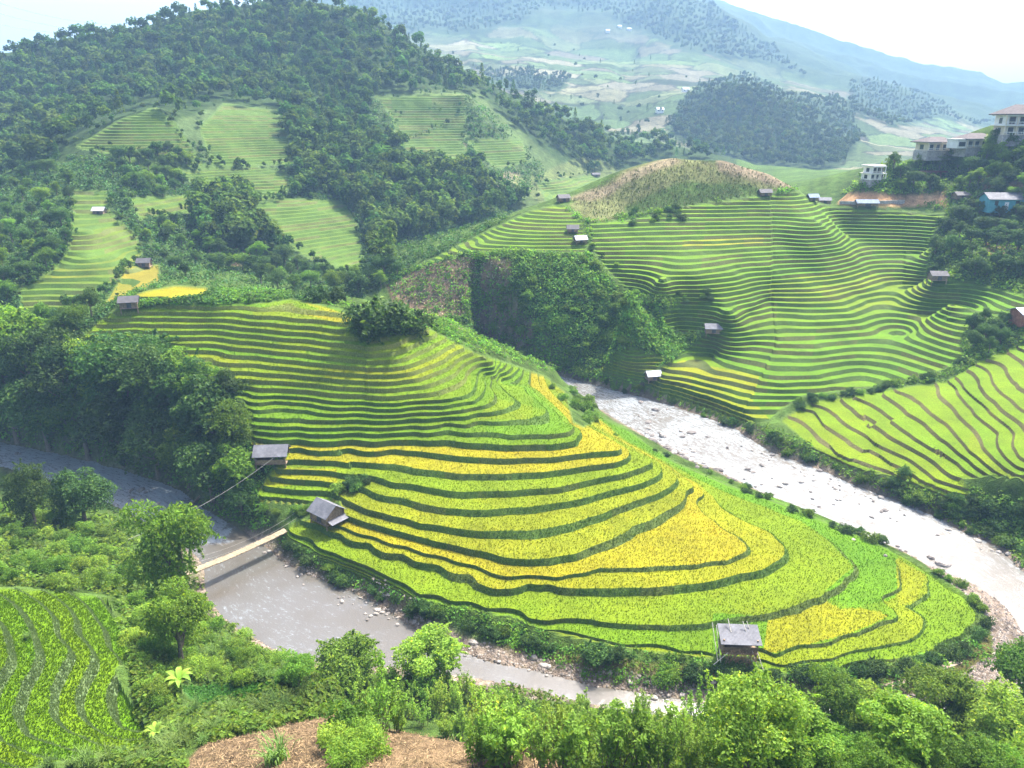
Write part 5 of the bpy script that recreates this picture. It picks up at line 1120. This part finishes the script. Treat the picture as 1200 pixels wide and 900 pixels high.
# ---- the forest: nearest trees on their own, the mass behind as one
def forest(polys, n, md, seed, d0, d1, hs):
    out = []
    for j, poly in enumerate(polys):
        Pp, q = scatter(poly, n, md, seed + j, d0, d1, 12)
        if len(Pp): out.append(Pp)
    Pp = np.concatenate(out); r = np.random.default_rng(seed); return Pp, r.uniform(hs[0], hs[1], len(Pp)), r.uniform(0, 6.28, len(Pp)), r.integers(0, len(FAR), len(Pp))
F1 = [(-30,70),(60,54),(130,40),(200,20),(330,0),(430,18),(500,60),(560,95),(640,130),(700,150),(800,166),(866,184),(800,190),(740,192),(690,206),(640,168),(548,108),(440,110),(430,150),(350,190),(330,130),(260,118),(205,140),(183,122),(140,138),(88,170),(60,195),(0,200),(-30,220)]
F2 = [(350,190),(430,150),(470,172),(560,196),(560,210),(610,238),(560,262),(500,296),(440,312),(425,262),(400,232),(345,228)]
F3 = [(610,238),(640,238),(560,285),(470,320),(440,325),(500,296),(560,262)]
F4 = [(228,232),(285,240),(300,268),(340,295),(300,300),(240,292)]
FP, Fh, Fr, Fv = forest([F1, F2, F3, F4], 3900, 5.6, 300, 170, 700, (4.5, 11.5))
kx, ky = proj(FP[:, 0], FP[:, 1], FP[:, 2]); km = ~((FP[:, 1] < 330) & (FP[:, 0] > 5)) & ~((FP[:, 1] < 250) & (kx > 462)); FP, Fh, Fr, Fv = FP[km], Fh[km], Fr[km], Fv[km]
dd = np.linalg.norm(FP - np.array([0, 0, CAMH]), axis=1); size = Fh / dd; near_i = np.argsort(-size)[:95]
SC = [8, 9, 7, 10, 9, 6]
def merged(P, h, rot, var):
    Vs, Qs, Cs, o = [], [], [], 0; r = np.random.default_rng(3)
    for v in range(len(FAR)):
        V, Q, c = FAR[v]; m = np.nonzero(var == v)[0]
        if not len(m): continue
        s = (h[m] / SC[v])[:, None, None]; ca, sa = np.cos(rot[m])[:, None], np.sin(rot[m])[:, None]
        X = V[None, :, 0] * ca - V[None, :, 1] * sa; Y = V[None, :, 0] * sa + V[None, :, 1] * ca
        W = np.stack([X, Y, np.broadcast_to(V[None, :, 2], X.shape)], 2) * s + P[m][:, None]
        Vs.append(W.reshape(-1, 3)); Qs.append((Q[None] + (np.arange(len(m)) * len(V))[:, None, None]).reshape(-1, 4) + o); o += len(m) * len(V)
        Cs.append((c[None] * r.uniform(.65, 1.75, (len(m), 1, 1)) * (1 + r.uniform(-.2, .2, (len(m), 1, 3)) * [1, .4, 1])).reshape(-1, 3))
    return np.concatenate(Vs), np.concatenate(Qs), np.concatenate(Cs)
for k, i in enumerate(near_i):
    o = obj('forest_tree', FARM[Fv[i]]); o.location = FP[i]; o.rotation_euler = (0, 0, Fr[i]); s = Fh[i] / SC[Fv[i]]; o.scale = (s, s, s)
    tag(o, 'dark green tree among the woods of the left mountain', 'tree', 'forest trees on the left mountain')
rest = np.setdiff1d(np.arange(len(FP)), near_i); V, Q, c = merged(np.concatenate([FP[rest], EDGE]), np.concatenate([Fh[rest], EDGEh]), np.concatenate([Fr[rest], EDGEh * 9]), np.concatenate([Fv[rest], (EDGEh * 100).astype(int) % 4]))
tag(obj('forest', npmesh('forest', V, [Q], MFOREST, c)), 'dense dark forest covering the left mountain up to the sky', 'forest', kind='stuff')
GP, Gh, Gr, Gv = forest(WOODS[:3], 1600, 3.4, 350, 560, 1500, (6, 10)); GP2, Gh2, Gr2, Gv2 = forest([WOODT], 2600, 4, 360, 1000, 3500, (9, 14))
# hedges and lone trees among the far fields
HP, Hh, Hr, Hv = forest([[(430,40),(600,50),(820,70),(830,150),(700,150),(560,100)]], 60, 7, 370, 600, 1600, (4, 8))
V, Q, c = merged(np.concatenate([GP, GP2, HP]), np.concatenate([Gh, Gh2, Hh]), np.concatenate([Gr, Gr2, Hr]), np.concatenate([Gv, Gv2, Hv]))
tag(obj('forest', npmesh('forest', V, [Q], MFOREST, c)), 'hazy blue woods on the far valley side and mountains', 'forest', kind='stuff')
print('forest', len(FP), len(GP), len(GP2))
# ---- undergrowth: low leafy cover on every unterraced slope
BARE = [[(456,332),(500,312),(560,297),(548,330),(545,370),(500,380),(470,365)], [(570,300),(602,305),(598,338),(570,345),(555,330)], [(560,365),(600,345),(612,365),(600,390),(565,395)], [(610,375),(632,365),(625,390),(610,410),(603,395)],
        [(660,240),(720,203),(790,182),(880,193),(937,222),(850,236),(810,243),(740,252),(690,262)], [(980,226),(1050,228),(1110,224),(1110,240),(1040,242),(980,240)], [(1150,205),(1205,210),(1205,225),(1150,222)], [(205,806),(300,798),(390,796),(370,814),(330,834),(240,840)]]
def cover(polys, n, seed, size, per, mat, label, dmax=320, name='undergrowth', tint=(1, 1, 1), dmin=14):
    Cs, Ns, Ls, cols = [], [], [], []; r = np.random.default_rng(seed)
    for j, (poly, k) in enumerate(polys):
        x0 = min(p[0] for p in poly); x1 = max(p[0] for p in poly); y0 = min(p[1] for p in poly); y1 = max(p[1] for p in poly); m = int(n * k)
        X = r.uniform(x0, x1, m); Y = r.uniform(y0, y1, m); q = in_poly(X, Y, poly)
        for bp in BARE: q &= (r.uniform(size=m) < (.22 if bp[0][0] < 700 and bp[0][1] > 295 else 0)) | ~in_poly(X + 16 * fbm(X / 14., Y / 14., 3, 5), Y + 12 * fbm(X / 14., Y / 14., 3, 6), bp)
        Pq = hit(X[q], Y[q])
        ok = (Pq[:, 1] < dmax) & (Pq[:, 1] > dmin) & (lookup(TA, Pq[:, 0], Pq[:, 1]) < .05) & (nearest(rd, Pq[:, 0], Pq[:, 1]) < -.5); Pq = Pq[ok]
        if not len(Pq): continue
        D = np.linalg.norm(Pq - [0, 0, CAMH], axis=1); s = size * np.clip(D / 100, .35, 4) ** .62 * r.uniform(.6, 1.5, len(Pq))
        d = unit(r.normal(size=(len(Pq), per, 3)).reshape(-1, 3)).reshape(len(Pq), per, 3); d[..., 2] = np.abs(d[..., 2])
        C = Pq[:, None] + d * s[:, None, None] * r.uniform(.5, 1, (len(Pq), per, 1)); Cs.append(C.reshape(-1, 3)); Ns.append((d + [0, 0, .5] + r.normal(size=d.shape) * .4).reshape(-1, 3)); Ls.append(np.repeat(s * .5, per))
        v = r.uniform(.55, 1.5, len(Pq)) * (1 + 1.1 * fbm(Pq[:, 0] / 9., Pq[:, 1] / 9., 3, 8)); hue = r.uniform(-.2, .2, len(Pq)); cols.append(np.repeat(np.stack([v * (1 + hue), v, v * (1 - hue)], 1), per, 0) * np.array(tint))
    C, N, L, c = map(np.concatenate, (Cs, Ns, Ls, cols)); c = c * r.uniform(.75, 1.25, (len(c), 1))
    V, Q, cc = cards(C, N, L * r.uniform(.7, 1.3, len(L)), L * .7, r, c)
    tag(obj(name, npmesh(name, V, [Q], mat, cc)), label, 'undergrowth', kind='stuff')
cover([([(-20,180),(130,185),(250,230),(300,300),(480,320),(420,350),(150,360),(60,430),(-20,430)], 1.0), ([(345,190),(340,120),(560,110),(640,200),(560,300),(420,330),(240,230)], .9)], 13000, 401, .7, 10, MLEAF, 'low green scrub between the left terraces and woods', 460)
cover([([(450,325),(560,292),(690,296),(745,370),(760,450),(690,445),(480,380)], 1.0), ([(660,245),(790,186),(935,222),(800,262),(690,285)], .5), ([(700,345),(850,345),(850,420),(700,440)], .4)], 10000, 402, .65, 10, MLEAF2, 'tangled green scrub on the slopes behind the rapids', 300)
cover([([(980,236),(1010,205),(1060,178),(1210,150),(1210,400),(1120,440),(1080,330),(1110,245)], 1.2), ([(690,440),(930,510),(1210,590),(1210,680),(900,530),(690,470)], .9), ([(900,500),(1130,415),(1215,370),(1215,410),(1110,450),(930,490)], .5)], 8000, 403, .6, 10, MLEAF2, 'green scrub along the right bank and under the villas', 300)
cover([([(-20,395),(80,410),(240,440),(300,520),(310,620),(250,620),(-20,540)], .6), ([(290,520),(345,530),(300,590),(335,640),(440,700),(640,765),(640,740),(440,685),(330,628),(290,600)], .9), ([(560,745),(900,775),(1150,735),(1160,770),(1000,830),(700,800)], .3), ([(330,345),(520,372),(660,440),(700,490),(660,440),(500,395),(405,395)], .8), ([(150,340),(340,340),(340,356),(150,362)], .4)], 5500, 404, .55, 10, MLEAF2, 'low green growth round the foot and rim of the terraced hill', 190)
# ---- near bank and foreground growth
NEARB = [([(-20,545),(120,600),(240,680),(260,725),(390,785),(600,805),(760,835),(900,850),(1200,850),(1210,905),(680,905),(640,868),(400,830),(200,800),(150,760),(130,695),(-20,685)], 1.0), ([(150,760),(200,800),(210,905),(120,905),(180,870),(170,840)], .3), ([(190,840),(390,790),(400,835),(240,870)], .35)]
cover(NEARB, 15000, 405, .75, 12, MLEAF2, 'dense low green growth on the near bank', 110, 'undergrowth', (1.1, 1.1, 1.0))
r5 = np.random.default_rng(55)
def zone(poly, n, md, seed, fn, tmpl, group):
    Pp, q = scatter(poly, n, md, seed, 14, 110); o = np.argsort(q[:, 0])
    for k, i in enumerate(o): fn(Pp[i], tmpl % ordinal(k), group, k)
def f_up(p, lb, g, k):
    seedc[0] += 1; i = seedc[0] % 4; s = r5.uniform(1.15, 1.9)
    tag(put('leafy_shrub', UPR[i], (None, MLEAF3 if k % 3 else MLEAF2), p - np.array([0, 0, .05]), s, seedc[0], ('stems', 'foliage')), lb, 'shrub', g)
def f_bush(h):
    def f(p, lb, g, k): shrub_at(p, h * r5.uniform(.7, 1.3), lb, g, MLEAF2 if k % 3 else MLEAF3, True, 'bush', 1.15)
    return f
def f_grass(p, lb, g, k):
    seedc[0] += 1; s = r5.uniform(.7, 1.15); tag(put('grass_clump', GRS[seedc[0] % 3], MGRASS, p, s, seedc[0]), lb, 'grass clump', g)
zone([(390,815),(420,790),(520,800),(600,830),(700,845),(830,850),(900,860),(905,905),(660,905),(640,880),(520,868),(420,858)], 64, 15, 501, f_up, '%s upright leafy shrub from the left above the dry stubble', 'upright shrubs above the stubble')
zone([(900,850),(1200,850),(1210,905),(900,905)], 46, 17, 502, f_bush(1.9), '%s bush from the left in the bottom right thicket', 'bushes in the bottom right thicket')
zone([(380,860),(440,868),(455,900),(430,905),(385,905)], 5, 14, 503, f_bush(2.3), '%s bush of the bright clump standing on the stubble', 'bush clump on the stubble')
zone([(560,870),(640,872),(640,905),(540,905)], 9, 14, 504, f_up, '%s small leafy shrub growing in the stubble', 'small shrubs in the stubble')
zone([(-10,560),(90,612),(150,640),(150,700),(80,690),(-10,685)], 36, 17, 505, f_bush(2.2), '%s bush from the left above the lower left rice corner', 'bushes above the lower left rice')
zone([(150,700),(240,700),(290,760),(380,790),(470,805),(470,830),(400,800),(260,800),(200,790),(155,760)], 46, 15, 506, f_bush(1.8), '%s bush from the left on the near bank under the big trees', 'bushes on the near bank')
zone([(215,770),(330,775),(390,800),(300,800),(220,800)], 22, 11, 507, f_grass, '%s silvery grass clump from the left on the bank above the vegetable patch', 'silvery grass on the near bank')
zone([(190,850),(300,825),(385,805),(395,832),(300,850),(230,880),(180,895)], 26, 13, 508, f_grass, '%s grass clump from the left between vegetables and stubble', 'grass edging the stubble')
zone([(150,745),(195,770),(200,850),(185,880),(175,830),(160,790)], 12, 12, 509, f_bush(1.3), '%s low bush along the path beside the rice corner', 'low bushes along the path')
zone([(60,886),(180,870),(220,895),(150,905),(50,905)], 14, 14, 510, f_grass, '%s grass clump from the left at the foot of the rice corner', 'grass below the rice corner')
for px, py, lb, s in [(325,893,'large pale grass clump arching at the bottom frame edge', 1.9), (33,748,'single round grass tuft standing among the curved rice rows', .75), (415,385,'x', 0)]:
    if not s: continue
    p = hit(px, py)[0]; tag(put('grass_clump', GRS[1], MGRASS, p, s, 77), lb, 'grass clump')
# banana plant by the path
def leaf_strip(r, a, L, w, up):
    d = np.array([math.cos(a), math.sin(a), 0]); s = np.array([-d[1], d[0], 0]); V = []; n = 7
    for i in range(n):
        q = i / (n - 1); c = d * L * q * .8 + np.array([0, 0, up * L * (q - .75 * q * q)]); ww = w * math.sin(math.pi * min(.97, .12 + q * .86)); V += [c - s * ww + [0, 0, ww * .4], c, c + s * ww + [0, 0, ww * .4]]
    Q = [[3 * i + j, 3 * i + j + 1, 3 * i + j + 4, 3 * i + j + 3] for i in range(n - 1) for j in (0, 1)]
    return np.array(V), np.array(Q)
def banana(px, py, s, lb):
    p = hit(px, py)[0]; e = put('banana_plant', (), (), p, s, 5, ()); tag(e, lb, 'banana plant'); r = np.random.default_rng(px)
    V, Q, T = tube([(0, 0, -.2), (0, 0, .6), (.05, 0, 1.3)], [.13, .10, .06], 8); c = obj('stem', npmesh('stem', V, [Q, T], MGRASS, np.ones((len(V), 3)), 'POINT', True), e)
    for i in range(8):
        V, Q = leaf_strip(r, i * .8 + r.uniform(-.2, .2), r.uniform(1.3, 1.9), .24, r.uniform(.7, 1.4)); V = V + [.05, 0, 1.25]; obj('leaf', npmesh('leaf', V, [Q], MLEAF3, np.ones((len(V), 3)) * r.uniform(1.2, 1.6), 'POINT', True), e)
banana(213, 812, 1.0, 'banana plant with broad bright leaves beside the vegetable patch')
banana(185, 868, .6, 'small banana plant at the foot of the path')
banana(1102, 268, 1.1, 'banana plant with drooping leaves under the teal house')
# vegetables and stubble
def sprinkle(poly, n, seed, fn, dmax=80):
    r = np.random.default_rng(seed); x0 = min(p[0] for p in poly); x1 = max(p[0] for p in poly); y0 = min(p[1] for p in poly); y1 = max(p[1] for p in poly)
    X = r.uniform(x0, x1, n); Y = r.uniform(y0, y1, n); q = in_poly(X, Y, poly); P_ = hit(X[q], Y[q]); return P_[(P_[:, 1] < dmax)], r
Pv, r = sprinkle([(212,806),(300,800),(386,799),(370,812),(330,830),(242,836)], 2600, 521, None)
C = np.repeat(Pv, 5, 0) + r.normal(size=(len(Pv) * 5, 3)) * [.10, .10, .03] + [0, 0, .12]; N = r.normal(size=C.shape) * .45 + [0, 0, 1]; cc = np.array([.75, 1.0, .95]) * r.uniform(.7, 1.4, (len(C), 1))
V, Q, c = cards(C, N, .26, .2, r, cc); tag(obj('vegetable_leaves', npmesh('vegetable_leaves', V, [Q], MLEAF2, c)), 'patch of low dark green vegetables above the stubble', 'vegetables', kind='stuff')
b = NB('dry_straw'); MSTRAW = b.surf(b.attr(), .9, .1)
Ps, r = sprinkle([(210,905),(240,872),(330,848),(395,830),(420,852),(520,862),(640,874),(660,905)], 9000, 522, None)
C = Ps + [0, 0, .05]; N = r.normal(size=C.shape) * .5 + [0, 0, 1]; cc = np.array([.23, .16, .085]) * r.uniform(.5, 1.5, (len(C), 1))
V, Q, c = cards(C, N, r.uniform(.15, .6, len(C)), .045, r, cc, .0); tag(obj('straw_litter', npmesh('straw_litter', V, [Q], MSTRAW, c)), 'dry cut stalks littering the bare foreground slope', 'straw', kind='stuff')
# dead corn on the hilltop and scrub face
def corn(poly, n, seed, face, label):
    C, r = sprinkle(poly, n, seed, None, 280); C = C[lookup(TA, C[:, 0], C[:, 1]) < .1]; n = len(C); px_, py_ = proj(C[:, 0], C[:, 1], C[:, 2])
    green = r.uniform(size=n) < (.3 + .9 * fbm(C[:, 0] / 5., C[:, 2] / 5., 3, 4) if face else np.where((py_ > 196 + .09 * np.abs(px_ - 790)) & (py_ > 186 + .42 * (840 - px_) * (px_ < 720)), .8, .25))
    cc = np.where(green[:, None], np.array([.14, .175, .05]), np.array([.32, .265, .16])) * r.uniform(.5, 1.4, (n, 1))
    if face: V, Q, cc = cards(C + r.normal(size=(n, 3)) * .12, r.normal(size=(n, 3)) * .7 + [0, -.5, .7], r.uniform(.5, 1.3, n), r.uniform(.2, .45, n), r, cc, .1)
    else:
        a = r.uniform(0, 6.28, n); T = np.stack([np.cos(a) * .3, np.sin(a) * .3, np.ones(n)], 1); Bv = np.stack([-np.sin(a), np.cos(a), 0 * a], 1); hh = r.uniform(.25, .65, n)[:, None]
        V = np.stack([C - Bv * .13, C + Bv * .13, C + T * hh + Bv * .05, C + T * hh - Bv * .05], 1).reshape(-1, 3); Q = np.arange(4 * n).reshape(n, 4); cc = np.repeat(cc, 4, 0)
    tag(obj('dry_corn', npmesh('dry_corn', V, [Q], MSTRAW, cc)), label, 'dry corn', kind='stuff')
corn([(668,236),(720,206),(790,186),(880,196),(932,221),(850,234),(800,242),(740,250),(700,256)], 4200, 523, False, 'dry standing corn stalks on the bare hilltop')
corn([(456,335),(500,312),(560,298),(600,303),(600,338),(550,372),(610,372),(600,392),(500,382)], 5200, 524, True, 'dry and green corn remains on the steep scrub face')
# rice tufts on the near fields and weeds on their banks
b = NB('rice_leaf'); MTUFT = b.surf(b.attr(), .7, .1, None, .5, b.mix(1.0, b.attr(), (1.15, 1.15, .8), 'MULTIPLY'))
for which, dens, hgt, lab in (('c', 11.0, .22, 'rice plants standing on the terraced hill'), ('j', 60.0, .19, 'rice plants standing in the curved corner terraces')):
    VV_, CC_ = [], []; r = np.random.default_rng(61)
    for nm, V, T, ar, rar, c, cen in TUFTS:
        if nm != which: continue
        for area, is_r in ((ar, False), (rar, True)):
            D = np.linalg.norm(cen[:, :3] - [0, 0, CAMH], axis=1); k = np.clip((105 / D) ** 2, .15, 1) if which == 'c' else 1.0
            lam = area * dens * k * (2.5 if is_r else 1); m = r.poisson(lam); f = np.repeat(np.arange(len(T)), m); u = r.uniform(0, 1, (len(f), 2)); sw = u.sum(1) > 1; u[sw] = 1 - u[sw]
            A = V[T[f]]; p = A[:, 0] + (A[:, 1] - A[:, 0]) * u[:, :1] + (A[:, 2] - A[:, 0]) * u[:, 1:]; col = c[f] * r.uniform(.95, 1.35, (len(f), 1)) * (1.0 if not is_r else 1.25)
            n = len(f); nb = 4 if which == 'j' else 3
            for q in range(nb):
                a = r.uniform(0, 6.28, n); d = np.stack([np.cos(a), np.sin(a), 0 * a], 1); s = np.stack([-np.sin(a), np.cos(a), 0 * a], 1); h = hgt * r.uniform(.5, 1.1, n)[:, None] * (1.4 if is_r else 1); w = .05 if which == 'c' else .034; le = r.uniform(.15, .6, n)[:, None] * h
                VV_.append(np.stack([p - s * w, p + s * w, p + d * le + [0, 0, 1] * h], 1).reshape(-1, 3)); CC_.append(np.repeat(col, 3, 0))
    V = np.concatenate(VV_); c = np.concatenate(CC_); print('tufts', which, len(V) // 3)
    tag(obj('rice_plants', npmesh('rice_plants', V, [np.arange(len(V)).reshape(-1, 3)], MTUFT, c)), lab, 'rice plants', kind='stuff')
# ------------------------------------------------------------------ valley haze
hv = [(x, y, z) for x in (-3300, 3300) for y in (-60, 4300) for z in (-8, 560)]
hz = obj('haze', npmesh('haze', np.array(hv), [np.array([[0, 1, 3, 2], [4, 6, 7, 5], [0, 4, 5, 1], [2, 3, 7, 6], [0, 2, 6, 4], [1, 5, 7, 3]])]))
b = NB('haze_air'); q = b.n('ShaderNodeVolumePrincipled'); q.inputs['Color'].default_value = (0.40, 0.66, 1.0, 1); q.inputs['Density'].default_value = HAZE_DENSITY; q.inputs['Anisotropy'].default_value = HAZE_ANISO
b.t.links.new(q.outputs[0], b.out.inputs['Volume']); hz.data.materials.append(b.m); b.m.cycles.homogeneous_volume = True
tag(hz, 'thin blue haze filling the valley', 'haze', kind='stuff')
